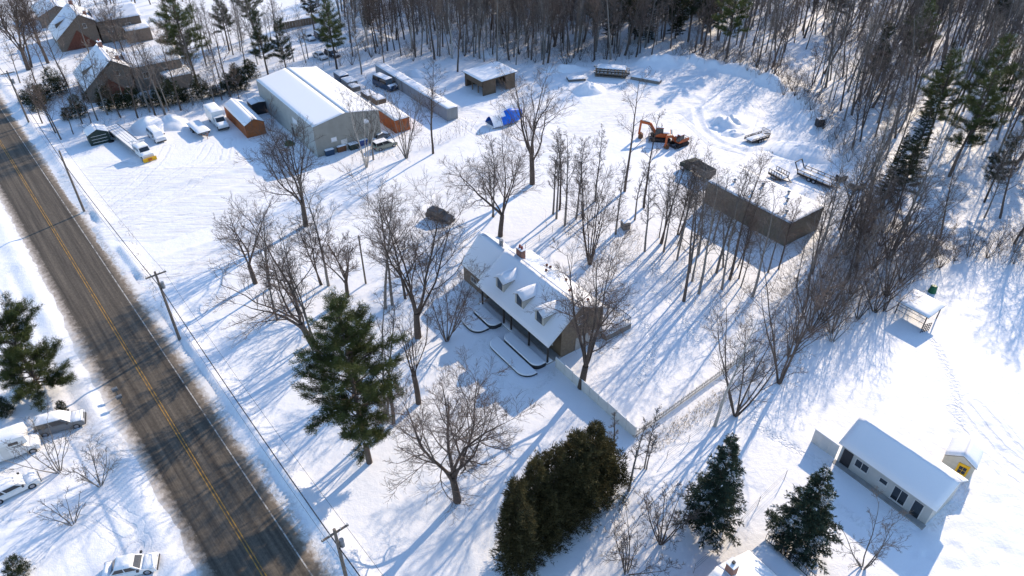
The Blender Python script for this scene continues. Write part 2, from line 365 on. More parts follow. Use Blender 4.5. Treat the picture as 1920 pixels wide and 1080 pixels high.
def ground_material():
    m = bpy.data.materials.new('ground_snow'); m.use_nodes = True; MATS['ground_snow'] = m
    nt = m.node_tree; N = nt.nodes; L = nt.links; b = N['Principled BSDF']
    b.inputs['Roughness'].default_value = 0.62; b.inputs['Specular IOR Level'].default_value = 0.2
    tc = N.new('ShaderNodeTexCoord')
    def noise(scale, detail=5, vec=None, rough=0.55):
        n = N.new('ShaderNodeTexNoise'); n.inputs['Scale'].default_value = scale; n.inputs['Detail'].default_value = detail; n.inputs['Roughness'].default_value = rough
        L.new(vec or tc.outputs['Object'], n.inputs['Vector']); return n.outputs['Fac']
    def rng(src, a, b_, c=0.0, d=1.0):
        r = N.new('ShaderNodeMapRange'); r.clamp = True
        for k, v in zip(('From Min', 'From Max', 'To Min', 'To Max'), (a, b_, c, d)): r.inputs[k].default_value = v
        L.new(src, r.inputs['Value']); return r.outputs[0]
    def mul(a, b_):
        k = N.new('ShaderNodeMath'); k.operation = 'MULTIPLY'; L.new(a, k.inputs[0])
        if isinstance(b_, float): k.inputs[1].default_value = b_
        else: L.new(b_, k.inputs[1])
        return k.outputs[0]
    def mixc(fac, c1, c2):
        k = N.new('ShaderNodeMix'); k.data_type = 'RGBA'; L.new(fac, k.inputs['Factor'])
        for s_, c in ((6, c1), (7, c2)):
            if isinstance(c, tuple): k.inputs[s_].default_value = (*c, 1)
            else: L.new(c, k.inputs[s_])
        return k.outputs[2]
    def attr(n):
        a = N.new('ShaderNodeAttribute'); a.attribute_name = n; return a.outputs['Fac']
    mp = N.new('ShaderNodeMapping'); mp.inputs['Rotation'].default_value = (0, 0, R(-25)); mp.inputs['Scale'].default_value = (0.18, 1.6, 1); L.new(tc.outputs['Object'], mp.inputs[0])
    streak = noise(1.0, 6, mp.outputs[0], 0.65)
    packed = mul(attr('packed'), rng(streak, 0.42, 0.72))
    c = mixc(rng(noise(0.5), 0.35, 0.7), (0.9, 0.895, 0.895), (0.87, 0.865, 0.87))
    c = mixc(mul(packed, 0.6), c, (0.54, 0.52, 0.49))
    rk = N.new('ShaderNodeMath'); rk.operation = 'MULTIPLY_ADD'; L.new(noise(0.7, 3), rk.inputs[0]); rk.inputs[1].default_value = 0.7; L.new(attr('track'), rk.inputs[2])
    ramp = N.new('ShaderNodeValToRGB'); L.new(rng(rk.outputs[0], 0.35, 3.35), ramp.inputs[0]); ramp.color_ramp.elements[0].position = 0.0; ramp.color_ramp.elements[0].color = (0, 0, 0, 1); ramp.color_ramp.elements[1].position = 1.0; ramp.color_ramp.elements[1].color = (0, 0, 0, 1)
    for ps, vv in ((0.17, 0.0), (0.2, 1.0), (0.3, 0.85), (0.33, 0.0), (0.5, 0.0), (0.53, 0.45), (0.58, 0.0)):
        e_ = ramp.color_ramp.elements.new(ps); e_.color = (vv, vv, vv, 1)
    rut = mul(ramp.outputs[0], rng(noise(1.1, 4), 0.3, 0.62))
    c = mixc(mul(rut, 0.34), c, (0.62, 0.6, 0.57))
    foot = mul(rng(attr('foot'), 0.75, 0.25), rng(noise(2.4, 2), 0.46, 0.58))
    c = mixc(mul(foot, 0.18), c, (0.66, 0.66, 0.66))
    c = mixc(mul(mul(attr('litter'), rng(noise(3.5, 6, None, 0.7), 0.52, 0.66)), 0.75), c, (0.16, 0.115, 0.085))
    c = mixc(mul(attr('grit'), rng(noise(2.2, 7, None, 0.75), 0.38, 0.62)), c, (0.3, 0.25, 0.185))
    L.new(c, b.inputs['Base Color'])
    ad = N.new('ShaderNodeMath'); ad.operation = 'ADD'
    L.new(mul(noise(1.3, 6), 0.7), ad.inputs[0]); L.new(mul(noise(7.0, 4), 0.25), ad.inputs[1])
    ad2 = N.new('ShaderNodeMath'); ad2.operation = 'ADD'; L.new(ad.outputs[0], ad2.inputs[0]); L.new(mul(mul(streak, attr('packed')), 1.1), ad2.inputs[1])
    ad3 = N.new('ShaderNodeMath'); ad3.operation = 'SUBTRACT'; L.new(ad2.outputs[0], ad3.inputs[0]); L.new(mul(rut, 0.55), ad3.inputs[1])
    ad2 = N.new('ShaderNodeMath'); ad2.operation = 'SUBTRACT'; L.new(ad3.outputs[0], ad2.inputs[0]); L.new(mul(foot, 0.9), ad2.inputs[1])
    bp = N.new('ShaderNodeBump'); bp.inputs['Strength'].default_value = 0.45; bp.inputs['Distance'].default_value = 0.25
    L.new(ad2.outputs[0], bp.inputs['Height']); L.new(bp.outputs[0], b.inputs['Normal'])
ground_material()
gme = np_mesh('ground', np.stack([XX.ravel(), YY.ravel(), ZZ], 1), quads=gq, materials=['ground_snow'])
fx, fy = XX.ravel(), YY.ravel()
packed = np.zeros(len(fx))
for k, d in enumerate(DRIVES): packed = np.maximum(packed, 1 - sstep(1.8, 3.6, seg_dist(fx, fy, d)))
packed = np.maximum(packed, np.where(in_poly(fx, fy, LOT), 1.0, 0.0)); packed = np.maximum(packed, np.where(in_poly(fx, fy, YARD), 0.55, 0))
litter = np.where(in_poly(fx, fy, WOOD), 0.8, 0.0)
litter = np.maximum(litter, 0.55 * np.exp(-(seg_dist(fx, fy, [S(1230, 815), S(1330, 745), S(1420, 690)]) / 2.6) ** 2))
litter = np.maximum(litter, 0.5 * np.exp(-(seg_dist(fx, fy, [S(1250, 480), S(1380, 540), S(1520, 560)]) / 6) ** 2))
litter = np.maximum(litter, np.where(in_poly(fx, fy, [S(20, 215), S(200, 180), S(420, 200), S(480, 150), S(480, 60), S(700, 100), S(640, 20), S(300, 40), S(0, 120)]), 0.5, 0))
tq, sq = road_ts(fx, fy)
grit = np.clip(np.exp(-((np.abs(tq) - 3.6) / 1.1) ** 2), 0, 1) * (0.75 + 0.6 * vnoise(sq, tq, 5, 51))
grit = np.maximum(grit, (1 - sstep(4.6, 5.9, tq + 1.2 * vnoise(sq, tq, 3.0, 52))) * sstep(3.0, 3.6, tq) * (0.9 + 0.3 * vnoise(sq, tq, 2, 53)) * sstep(-30, -12, sq))
grit = np.maximum(grit, 0.55 * np.exp(-(seg_dist(fx, fy, [S(150, 800), S(215, 870), S(235, 820)]) / 1.6) ** 2))
track = np.full(len(fx), 9.0); foot_ = np.full(len(fx), 9.0); near_ = (np.abs(fx) < 130) & (fy > 28) & (fy < 235)
for d in TRACKS: track[near_] = np.minimum(track[near_], seg_dist(fx[near_], fy[near_], d))
for d in FOOT: foot_[near_] = np.minimum(foot_[near_], seg_dist(fx[near_], fy[near_], d))
for nme, arr in (('track', track), ('foot', foot_), ('packed', packed), ('litter', litter), ('grit', np.clip(grit, 0, 1))):
    a = gme.attributes.new(nme, 'FLOAT', 'POINT'); a.data.foreach_set('value', arr.astype(np.float32))
ground = bpy.data.objects.new('ground', gme); link(ground); ground['kind'] = 'structure'

# road: local x runs along it, local y across it (towards the houses)
def road_material():
    m = bpy.data.materials.new('asphalt'); m.use_nodes = True; MATS['asphalt'] = m
    nt = m.node_tree; N = nt.nodes; L = nt.links; b = N['Principled BSDF']; b.inputs['Roughness'].default_value = 0.75; b.inputs['Specular IOR Level'].default_value = 0.25
    tc = N.new('ShaderNodeTexCoord'); sx = N.new('ShaderNodeSeparateXYZ'); L.new(tc.outputs['Object'], sx.inputs[0])
    def noise(scale, detail=5, vec=None, rough=0.6):
        n = N.new('ShaderNodeTexNoise'); n.inputs['Scale'].default_value = scale; n.inputs['Detail'].default_value = detail; n.inputs['Roughness'].default_value = rough
        L.new(vec or tc.outputs['Object'], n.inputs['Vector']); return n.outputs['Fac']
    mp = N.new('ShaderNodeMapping'); mp.inputs['Scale'].default_value = (0.06, 2.4, 1); L.new(tc.outputs['Object'], mp.inputs[0])
    st = noise(1.0, 5, mp.outputs[0], 0.7)
    r1 = N.new('ShaderNodeValToRGB'); L.new(st, r1.inputs[0])
    r1.color_ramp.elements[0].position = 0.3; r1.color_ramp.elements[0].color = (0.052, 0.043, 0.034, 1)
    r1.color_ramp.elements[1].position = 0.72; r1.color_ramp.elements[1].color = (0.155, 0.128, 0.096, 1)
    n2 = noise(2.6, 10, None, 0.85); mr = N.new('ShaderNodeMapRange'); mr.inputs['From Min'].default_value = 0.3; mr.inputs['From Max'].default_value = 0.7; mr.inputs['To Min'].default_value = 0.55; mr.inputs['To Max'].default_value = 1.45; L.new(n2, mr.inputs[0])
    vm = N.new('ShaderNodeVectorMath'); vm.operation = 'SCALE'; L.new(r1.outputs[0], vm.inputs[0]); L.new(mr.outputs[0], vm.inputs['Scale'])
    w1 = N.new('ShaderNodeMath'); w1.operation = 'MULTIPLY'; w1.inputs[1].default_value = 4.3; ab0 = N.new('ShaderNodeMath'); ab0.operation = 'ABSOLUTE'; L.new(sx.outputs[1], ab0.inputs[0]); L.new(ab0.outputs[0], w1.inputs[0])
    w2 = N.new('ShaderNodeMath'); w2.operation = 'COSINE'; L.new(w1.outputs[0], w2.inputs[0]); w3 = N.new('ShaderNodeMapRange'); w3.inputs['From Min'].default_value = -1; w3.inputs['To Min'].default_value = 1.16; w3.inputs['To Max'].default_value = 0.84; L.new(w2.outputs[0], w3.inputs[0])
    vm1 = N.new('ShaderNodeVectorMath'); vm1.operation = 'SCALE'; L.new(vm.outputs[0], vm1.inputs[0]); L.new(w3.outputs[0], vm1.inputs['Scale']); vm = vm1
    # road salt and slush along both edges
    ab = N.new('ShaderNodeMath'); ab.operation = 'ABSOLUTE'; L.new(sx.outputs[1], ab.inputs[0])
    nb = noise(1.4, 7, None, 0.7); ad = N.new('ShaderNodeMath'); ad.operation = 'MULTIPLY_ADD'; L.new(nb, ad.inputs[0]); ad.inputs[1].default_value = 2.2; L.new(ab.outputs[0], ad.inputs[2])
    e = N.new('ShaderNodeMapRange'); e.inputs['From Min'].default_value = 4.45; e.inputs['From Max'].default_value = 5.35; L.new(ad.outputs[0], e.inputs[0])
    mx = N.new('ShaderNodeMix'); mx.data_type = 'RGBA'; L.new(e.outputs[0], mx.inputs['Factor']); L.new(vm.outputs[0], mx.inputs[6]); sd = N.new('ShaderNodeMapRange'); sd.inputs['From Min'].default_value = -1.0; sd.inputs['From Max'].default_value = 1.0; L.new(sx.outputs[1], sd.inputs[0])
    gr = N.new('ShaderNodeMix'); gr.data_type = 'RGBA'; L.new(sd.outputs[0], gr.inputs['Factor']); gr.inputs[6].default_value = (0.5, 0.43, 0.36, 1); gr.inputs[7].default_value = (0.26, 0.205, 0.15, 1); L.new(gr.outputs[2], mx.inputs[7])
    e2 = N.new('ShaderNodeMapRange'); e2.inputs['From Min'].default_value = 5.2; e2.inputs['From Max'].default_value = 6.2; L.new(ad.outputs[0], e2.inputs[0])
    mx2 = N.new('ShaderNodeMix'); mx2.data_type = 'RGBA'; L.new(e2.outputs[0], mx2.inputs['Factor']); L.new(mx.outputs[2], mx2.inputs[6]); mx2.inputs[7].default_value = (0.8, 0.78, 0.75, 1)
    L.new(mx2.outputs[2], b.inputs['Base Color'])
    bp = N.new('ShaderNodeBump'); bp.inputs['Strength'].default_value = 0.25; bp.inputs['Distance'].default_value = 0.03; L.new(noise(14, 4), bp.inputs['Height']); L.new(bp.outputs[0], b.inputs['Normal'])
road_material()
RYAW = math.atan2(RD[1], RD[0])
def road_sheet(name, y0, y1, z, material, parent=None, x0=-220, x1=140, wob=0.0, step=2.0, seed=3):
    n = int((x1 - x0) / step); v = []; f = []
    rr = np.arange(n + 1) * step + x0
    w0 = wob * 2 * vnoise(rr, rr * 0, 3.0, seed) + wob * vnoise(rr, rr * 0, 0.9, seed + 1); w1 = wob * 2 * vnoise(rr, rr * 0, 3.5, seed + 2) + wob * vnoise(rr, rr * 0, 1.1, seed + 4)
    for i in range(n + 1): v += [(rr[i], y0 + w0[i], z), (rr[i], y1 + w1[i], z)]
    for i in range(n): f.append((2 * i, 2 * i + 2, 2 * i + 3, 2 * i + 1))
    me = bpy.data.meshes.new(name); me.from_pydata(v, [], f); me.materials.append(MATS[material]); me.update()
    o = bpy.data.objects.new(name, me); link(o, parent); return o
road = road_sheet('road', -5.4, 5.6, 0.0, 'asphalt', step=2.0); road['kind'] = 'structure'
road.location = (ROAD0[0], ROAD0[1], 0.0); road.rotation_euler = (0, 0, RYAW)
# across the road: local +y points to (-RD.y, RD.x) = towards the houses
road_sheet('centre_line', 0.09, 0.19, 0.006, 'paint_line_yellow', road)
road_sheet('centre_line', -0.19, -0.09, 0.006, 'paint_line_yellow', road)
road_sheet('edge_line', 3.28, 3.4, 0.006, 'paint_line_white', road)

# heaps of ploughed snow
def snow_pile(u, v, rx, ry, h, yaw, seed, label, rough=0.25):
    p = on(u, v, -0.12); n, mrings = 28, 9
    rnd = np.random.default_rng(seed); V = [(0, 0, h)]; F = []
    for j in range(1, mrings + 1):
        rr = j / mrings
        for i in range(n):
            a = 2 * math.pi * i / n; x, y = math.cos(a) * rr, math.sin(a) * rr
            k = 1 + 0.18 * float(vnoise(np.array([x * 2 + seed * 9]), np.array([y * 2]), 0.7, seed)[0])
            z = h * (1 - rr) ** 1.1 * (1 + rr * 0.55)
            z += h * rough * (1 - rr ** 2) * float(vnoise(np.array([x * 3 + seed * 5]), np.array([y * 3]), 0.6, seed + 1)[0] + 0.5 * vnoise(np.array([x * 3]), np.array([y * 3 + seed]), 0.22, seed + 2)[0])
            V.append((x * rx * k, y * ry * k, max(0.0, z) - (0.15 if j == mrings else 0)))
    for i in range(n): F.append((0, 1 + i, 1 + (i + 1) % n))
    for j in range(mrings - 1):
        for i in range(n):
            a = 1 + j * n + i; b = 1 + j * n + (i + 1) % n; F.append((a, a + n, b + n, b))
    mb = MB(); mb.add(V, F); o = mb.build('snow_pile', 'snow', None, smooth=True)
    o.location = p; o.rotation_euler = (0, 0, yaw); tag(o, label, 'snow pile', 'heaps of ploughed snow'); return o
snow_pile(283, 238, 5.0, 4.0, 2.3, -.9, 1, 'rounded shaded snow heap behind the flatbed and the pickup')
snow_pile(324, 232, 4.6, 3.2, 2.0, -.9, 2, 'snow heap beside the trailer deck, right of its bigger neighbour')
snow_pile(1103, 170, 4.3, 3.2, 2.1, .4, 3, 'pointed snow heap in front of the stacked firewood', 0.3)
snow_pile(1362, 232, 5.4, 4.0, 1.6, .2, 4, 'hummocky snow heap inside the ploughed loop of the yard', 0.9)
snow_pile(1375, 250, 3.0, 2.0, 0.8, .2, 5, 'low snow heap in front of the hummocky one in the yard loop', 0.6)
snow_pile(668, 74, 8.5, 6.0, 2.8, .3, 6, 'broad snow heap beyond the dark parked cars', 0.35)
snow_pile(1512, 285, 8.0, 5.0, 1.5, -.3, 7, 'wide low snow heap right of the utility trailer', 0.4)
snow_pile(712, 75, 4.2, 3.4, 2.0, .3, 8, 'sunlit small snow heap beside the broad one', 0.4)
snow_pile(930, 100, 5.0, 4.0, 1.6, .3, 9, 'snow heap among tree trunks behind the brown shed', 0.4)
snow_pile(780, 140, 3.6, 2.2, 1.4, -.9, 10, 'snow heap behind the grey containers', 0.4)
snow_pile(1060, 130, 7.0, 2.6, 1.2, .1, 11, 'long snow heap left of the stacked firewood', 0.5)

# ------------------------------------------------------------------ buildings
def place(u, v, z, dx=0.0, dy=0.0):
    """ground point whose upright at height z is sighted at u,v, moved dx,dy in the lots' grid"""
    p = S(u, v, z); c, s_ = math.cos(YAW), math.sin(YAW)
    return Vector((p.x + dx * c - dy * s_, p.y + dx * s_ + dy * c, 0.0))
def window(parent, x, y, z, w, h, face, fm='white_board', gm='glass', bars=1, name='window'):
    """framed window on a wall facing '-y', '+x', '-x' or '+y'; x,y is its centre on the wall plane, z its sill"""
    fr = MB(); t = 0.07; d = 0.06
    def bx(mb, a0, a1, z0, z1, e0, e1):
        if face == '-y': mb.box(x + a0, x + a1, y - e1, y - e0, z0, z1)
        elif face == '+y': mb.box(x + a0, x + a1, y + e0, y + e1, z0, z1)
        elif face == '+x': mb.box(x + e0, x + e1, y + a0, y + a1, z0, z1)
        else: mb.box(x - e1, x - e0, y + a0, y + a1, z0, z1)
    bx(fr, -w / 2, w / 2, z, z + t, 0.004, d); bx(fr, -w / 2, w / 2, z + h - t, z + h, 0.004, d)
    bx(fr, -w / 2, -w / 2 + t, z + t, z + h - t, 0.004, d); bx(fr, w / 2 - t, w / 2, z + t, z + h - t, 0.004, d)
    for i in range(bars):
        a = -w / 2 + w * (i + 1) / (bars + 1); bx(fr, a - 0.025, a + 0.025, z + t, z + h - t, 0.006, d - 0.01)
    o = fr.build(name, fm, parent)
    xs_ = [-w / 2 + t] + [-w / 2 + w * (i + 1) / (bars + 1) for i in range(bars)] + [w / 2 - t]
    for i in range(bars + 1):
        g = MB(); bx(g, xs_[i] + (0.025 if i else 0), xs_[i + 1] - (0.025 if i < bars else 0), z + t, z + h - t, 0.005, 0.03); g.build('pane', gm, o)
    s_ = MB(); bx(s_, -w / 2 - 0.05, w / 2 + 0.05, z - 0.06, z, 0.004, d + 0.06); s_.build('sill', fm, o)
    return o
def door(parent, x, y, w, h, face, m='timber', z=0.0, glass=False, frame='white_board'):
    mb = MB(); f = MB(); t = 0.1
    def bx(mb, a0, a1, z0, z1, e0, e1):
        if face == '-y': mb.box(x + a0, x + a1, y - e1, y - e0, z0, z1)
        elif face == '+x': mb.box(x + e0, x + e1, y + a0, y + a1, z0, z1)
        else: mb.box(x - e1, x - e0, y + a0, y + a1, z0, z1)
    bx(mb, -w / 2, w / 2, z, z + h, 0.004, 0.05); o = mb.build('door', m, parent)
    bx(f, -w / 2 - t, -w / 2, z, z + h + t, 0.004, 0.075); bx(f, w / 2, w / 2 + t, z, z + h + t, 0.004, 0.075); bx(f, -w / 2, w / 2, z + h, z + h + t, 0.004, 0.075)
    f.build('door_frame', frame, o)
    k = MB(); bx(k, w / 2 - 0.16, w / 2 - 0.08, z + 0.95, z + 1.05, 0.05, 0.1); k.build('handle', 'grey_metal', o)
    if glass:
        g = MB(); bx(g, -w / 2 + .15, w / 2 - .15, z + h * .45, z + h - .15, 0.052, 0.06); g.build('pane', 'glass', o)
    return o
def snow_slab(name, quad, t, parent, mat_='snow_roof', seed=1, soft=(1, 1, 1, 1), lump=0.35):
    """a snow layer over a quad roof plane with rounded, uneven edges"""
    q = [Vector(p) for p in quad]; n = max(4, int((q[1] - q[0]).length / 0.6)); m_ = max(4, int((q[3] - q[0]).length / 0.6))
    n = min(n, 40); m_ = min(m_, 30); V = []; F = []
    for j in range(m_ + 1):
        for i in range(n + 1):
            a, b = i / n, j / m_
            p = (q[0] * (1 - a) + q[1] * a) * (1 - b) + (q[3] * (1 - a) + q[2] * a) * b
            e = min([9.0] + [w_ for w_, f_ in zip((b * m_, (1 - a) * n, (1 - b) * m_, a * n), soft) if f_])
            k = 0.35 if e < 0.5 else 1.0
            nz = float(vnoise(np.array([p.x * 1.0 + seed * 13]), np.array([p.y * 1.0]), 1.3, seed)[0])
            V.append((p.x, p.y, p.z + t * k * (1 + lump * nz)))
    W = n + 1
    for j in range(m_):
        for i in range(n): F.append((j * W + i, j * W + i + 1, (j + 1) * W + i + 1, (j + 1) * W + i))
    rim = [i for i in range(W)] + [j * W + n for j in range(1, m_ + 1)] + [m_ * W + i for i in range(n - 1, -1, -1)] + [j * W for j in range(m_ - 1, 0, -1)]
    k = len(V)
    for r_ in rim:
        a = (r_ % W) / n; b = (r_ // W) / m_
        p = (q[0] * (1 - a) + q[1] * a) * (1 - b) + (q[3] * (1 - a) + q[2] * a) * b
        V.append((p.x, p.y, p.z + 0.004))
    nr = len(rim)
    for i in range(nr): F.append((rim[i], k + i, k + (i + 1) % nr, rim[(i + 1) % nr]))
    mb = MB(); mb.add(V, F); return mb.build(name, mat_, parent, smooth=True)
def gable(parent, L0, L1, ye, yr, yb, ze, zr, zb, wall, over=0.3, axis='x', snow=0.18, end_wall=None, roofm='trim_dark', seed=1, wy0=None, wy1=None, gap=0.0, lump=0.35):
    """block with a ridge along local x (or y): front eave ye/ze, ridge yr/zr, back eave yb/zb"""
    wy0 = ye + over if wy0 is None else wy0; wy1 = yb - over if wy1 is None else wy1
    zt = lambda y: ze + (zr - ze) * (y - ye) / (yr - ye) if y <= yr else zr + (zb - zr) * (y - yr) / (yb - yr)
    T = (lambda a, b, z: (a, b, z)) if axis == 'x' else (lambda a, b, z: (b, a, z))
    def W(name, polys, m):
        mb = MB()
        for p in polys: mb.add([T(*q) for q in p], [tuple(range(len(p)))])
        return mb.build(name, m, parent)
    a0, a1 = L0 + over, L1 - over; lo = -0.3; d = 0.09
    prof = [(wy0, lo), (wy1, lo), (wy1, zt(wy1) - d), (yr, zr - d), (wy0, zt(wy0) - d)]
    w = W('wall', [[(a0, wy0, lo), (a1, wy0, lo), (a1, wy0, zt(wy0) - d), (a0, wy0, zt(wy0) - d)], [(a0, wy1, lo), (a1, wy1, lo), (a1, wy1, zt(wy1) - d), (a0, wy1, zt(wy1) - d)]], wall)
    W('end_wall', [[(a0, y, z) for y, z in prof]], end_wall or wall); W('end_wall', [[(a1, y, z) for y, z in prof]], end_wall or wall)
    rf = MB(); t = 0.08
    for (y0, z0, y1, z1) in ((ye, ze, yr, zr), (yr, zr, yb, zb)):
        q = [T(L0, y0, z0), T(L1, y0, z0), T(L1, y1, z1), T(L0, y1, z1)]; rf.slab(q, t)
    r = rf.build('roof', roofm, parent)
    if snow:
        g = gap
        snow_slab('roof_snow', [T(L0, ye, ze), T(L1, ye, ze), T(L1, yr - g, zr - g * (zr - ze) / (yr - ye)), T(L0, yr - g, zr - g * (zr - ze) / (yr - ye))], snow, r, seed=seed, soft=(1, 1, 1 if g else 0, 1), lump=lump)
        snow_slab('roof_snow', [T(L0, yr + g, zr + g * (zb - zr) / (yb - yr)), T(L1, yr + g, zr + g * (zb - zr) / (yb - yr)), T(L1, yb, zb), T(L0, yb, zb)], snow, r, seed=seed, soft=(1 if g else 0, 1, 1, 1), lump=lump)
    return w, r
def chimney(parent, x, y, z0, z1, w, d, m='brick_red', pots=0, cap=True):
    mb = MB(); mb.box(x - w / 2, x + w / 2, y - d / 2, y + d / 2, z0, z1); o = mb.build('chimney', m, parent)
    c = MB(); c.box(x - w / 2 - .05, x + w / 2 + .05, y - d / 2 - .05, y + d / 2 + .05, z1, z1 + 0.1); c.build('chimney_snow', 'snow_roof', o)
    for i in range(pots):
        p = MB(); xx = x + (i - (pots - 1) / 2) * 0.45; p.tube((xx, y, z1 + .1), (xx, y, z1 + .5), .16, .13, 10); p.build('chimney_pot', 'terracotta', o)
    return o

# --- main cottage: origin on the ground below the right end of the front eave
hp = place(1024.6, 650, 3.2)
house = thing('cottage', 'brown cottage with three dormers and a front porch on posts', 'house', hp, YAW)
HL = 15.1
gable(house, -HL, 0.35, 0.0, 4.9, 9.2, 3.2, 7.1, 5.1, 'board_brown', over=0.35, snow=0.16, end_wall='brown_shingle', seed=3, wy0=2.3, wy1=8.9)
def wing(x0, x1):
    gable(house, x0, x1, 1.35, 4.9, 8.6, 2.8, 6.75, 3.6, 'brick_brown', over=0.3, snow=0.16, seed=7)
wing(-HL - 6.0, -HL + 0.3)
for i, x in enumerate((-0.15, -3.9, -7.7, -9.3, -14.2)):
    mb = MB(); mb.box(x - .09, x + .09, 0.28, 0.46, 0.35, 3.2); mb.build('porch_post', 'porch_dark', house)
mb = MB(); mb.box(-HL + .2, 0.1, 0.26, 0.48, 2.98, 3.2); mb.build('porch_beam', 'porch_dark', house)
mb = MB(); mb.box(-HL + .2, 0.05, 0.1, 2.3, -0.2, 0.35); mb.build('porch_floor', 'concrete', house)
snow_slab('porch_snow', [(-HL + .2, .1, .35), (0.05, .1, .35), (0.05, 1.1, .35), (-HL + .2, 1.1, .35)], 0.08, house)
for x in (-2.2, -5.2, -11.2, -13.2): window(house, x, 2.3, 1.2, 1.3, 1.3, '-y')
door(house, -8.4, 2.3, 1.0, 2.05, '-y', 'timber', z=0.35, glass=True)
window(house, -18.2, 1.65, 1.1, 1.4, 0.8, '-y', bars=1)
window(house, 0.0, 5.2, 4.2, 1.0, 1.2, '+x'); window(house, 0.0, 7.4, 1.0, 1.2, 1.2, '+x')
mb = MB(); mb.box(0.006, 0.05, 4.6, 8.9, -.3, 2.1); mb.build('wall_band', 'concrete', house)
for k, x in enumerate((-11.3, -7.1, -3.0)):     # dormers
    dr = MB(); w, zf, y0 = 1.75, 5.8, 1.2
    zroof = lambda y: 3.2 + 3.9 * y / 4.9
    yb = (zf + 0.52 - 3.2) * 4.9 / 3.9; ye_ = (zf - 3.2) * 4.9 / 3.9
    zb_ = zroof(y0)
    dr.add([(x - w / 2, y0, zb_), (x + w / 2, y0, zb_), (x + w / 2, y0, zf), (x, y0, zf + .5), (x - w / 2, y0, zf), (x - w / 2, ye_, zf), (x + w / 2, ye_, zf)],
           [(0, 1, 2, 3, 4), (1, 6, 2), (0, 4, 5)])
    d = dr.build('dormer', 'cream_board', house)
    fr = MB(); ov = .16
    fr.slab([(x - w / 2 - ov, y0 - .25, zf - .1), (x, y0 - .25, zf + .52), (x, yb, zf + .52), (x - w / 2 - ov, ye_ - .1, zf - .1)], .06)
    fr.slab([(x, y0 - .25, zf + .52), (x + w / 2 + ov, y0 - .25, zf - .1), (x + w / 2 + ov, ye_ - .1, zf - .1), (x, yb, zf + .52)], .06)
    fr.build('dormer_roof', 'trim_dark', d)
    snow_slab('dormer_snow', [(x - w / 2 - ov, y0 - .25, zf - .1), (x, y0 - .25, zf + .52), (x, yb, zf + .52), (x - w / 2 - ov, ye_ - .1, zf - .1)], .32, d, seed=k, soft=(1, 0, 0, 1))
    snow_slab('dormer_snow', [(x, y0 - .25, zf + .52), (x + w / 2 + ov, y0 - .25, zf - .1), (x + w / 2 + ov, ye_ - .1, zf - .1), (x, yb, zf + .52)], .32, d, seed=k, soft=(1, 1, 0, 0))
    g = MB(); g.box(x - .5, x + .5, y0 - .03, y0 - .004, zb_ + .2, zf + .05); g.build('pane', 'glass', d)
chimney(house, -12.6, 5.5, 6.0, 8.2, 1.2, .65, 'brick_red', 2)
for x, y, z in ((-8.6, 6.6, 6.2), (-3.4, 6.2, 6.3), (-9.7, 8.2, 5.4), (-10.2, 8.0, 5.5), (-6.1, 7.9, 5.6), (-0.9, 7.0, 6.1)):
    mb = MB(); mb.tube((x, y, z - .3), (x, y, z + .45), .1, .1, 10); mb.tube((x, y, z + .45), (x, y, z + .6), .2, .15, 10); mb.build('roof_vent', 'red_brown', house)
mb = MB(); mb.tube((-16.6, 5.2, 6.3), (-16.6, 5.2, 7.6), .3, .3, 10); mb.build('flue', 'grey_metal', house)
# rear deck rail
for a, b in (((-3.2, 9.6), (-3.2, 13.2)), ((-3.2, 13.2), (0.8, 13.2)), ((0.8, 13.2), (0.8, 9.6))):
    mb = MB(); mb.obox((*a, 1.9), (*b, 1.9), .06, .06)
    n = 12
    for i in range(n + 1):
        p = Vector((a[0] + (b[0] - a[0]) * i / n, a[1] + (b[1] - a[1]) * i / n, 0)); mb.obox((p.x, p.y, .9), (p.x, p.y, 1.9), .04, .04, (1, 0, 0))
    mb.build('deck_rail', 'black_metal', house)
mb = MB(); mb.box(-3.3, 0.9, 9.0, 13.3, -.2, .9); dk = mb.build('deck', 'timber_grey', house)
snow_slab('deck_snow', [(-3.3, 9.0, .9), (.9, 9.0, .9), (.9, 13.3, .9), (-3.3, 13.3, .9)], .15, dk)

# terraced planting beds in front of the porch: rounded stone-edged beds under snow
def bed(x0, x1, y0, y1, r, z, label):
    pts = []
    for cx, cy, a0 in ((x1 - r, y1 - .05, 0), (x0 + r, y1 - .05, 90)): pass
    poly = [(x1, y1), (x0, y1)]
    for i in range(9):
        a = R(180 + 90 * i / 8); poly.append((x0 + r + r * math.cos(a), y0 + r + r * math.sin(a)))
    for i in range(9):
        a = R(270 + 90 * i / 8); poly.append((x1 - r + r * math.cos(a), y0 + r + r * math.sin(a)))
    t = thing('planting_bed', label, 'planting bed', hp, YAW, 'terraced beds in front of the porch')
    mb = MB(); mb.prism(poly, -.3, z); mb.build('stone_edge', 'stone_dark', t)
    cx = sum(p[0] for p in poly) / len(poly); cy = sum(p[1] for p in poly) / len(poly)
    ins = [(cx + (x - cx) * 1.004, cy + (y - cy) * 1.012) for x, y in poly]; ins2 = [(cx + (x - cx) * .965, cy + (y - cy) * .9) for x, y in poly]
    n = len(poly)
    mb = MB(); mb.add([(x, y, z + .003) for x, y in ins] + [(x, y, z + .14) for x, y in ins2], [(i, (i + 1) % n, n + (i + 1) % n, n + i) for i in range(n)] + [tuple(range(n, 2 * n))]); mb.build('bed_snow', 'snow_roof', t)
bed(-7.0, 0.1, -1.7, -.05, 1.0, .75, 'upper long snow covered bed right of the porch walk')
bed(-7.6, 0.6, -3.7, -1.75, 1.5, .42, 'lower long snow covered bed with dark curved stone edge')
bed(-13.9, -9.2, -1.7, -.05, .9, .75, 'upper short snow covered bed left of the porch walk')
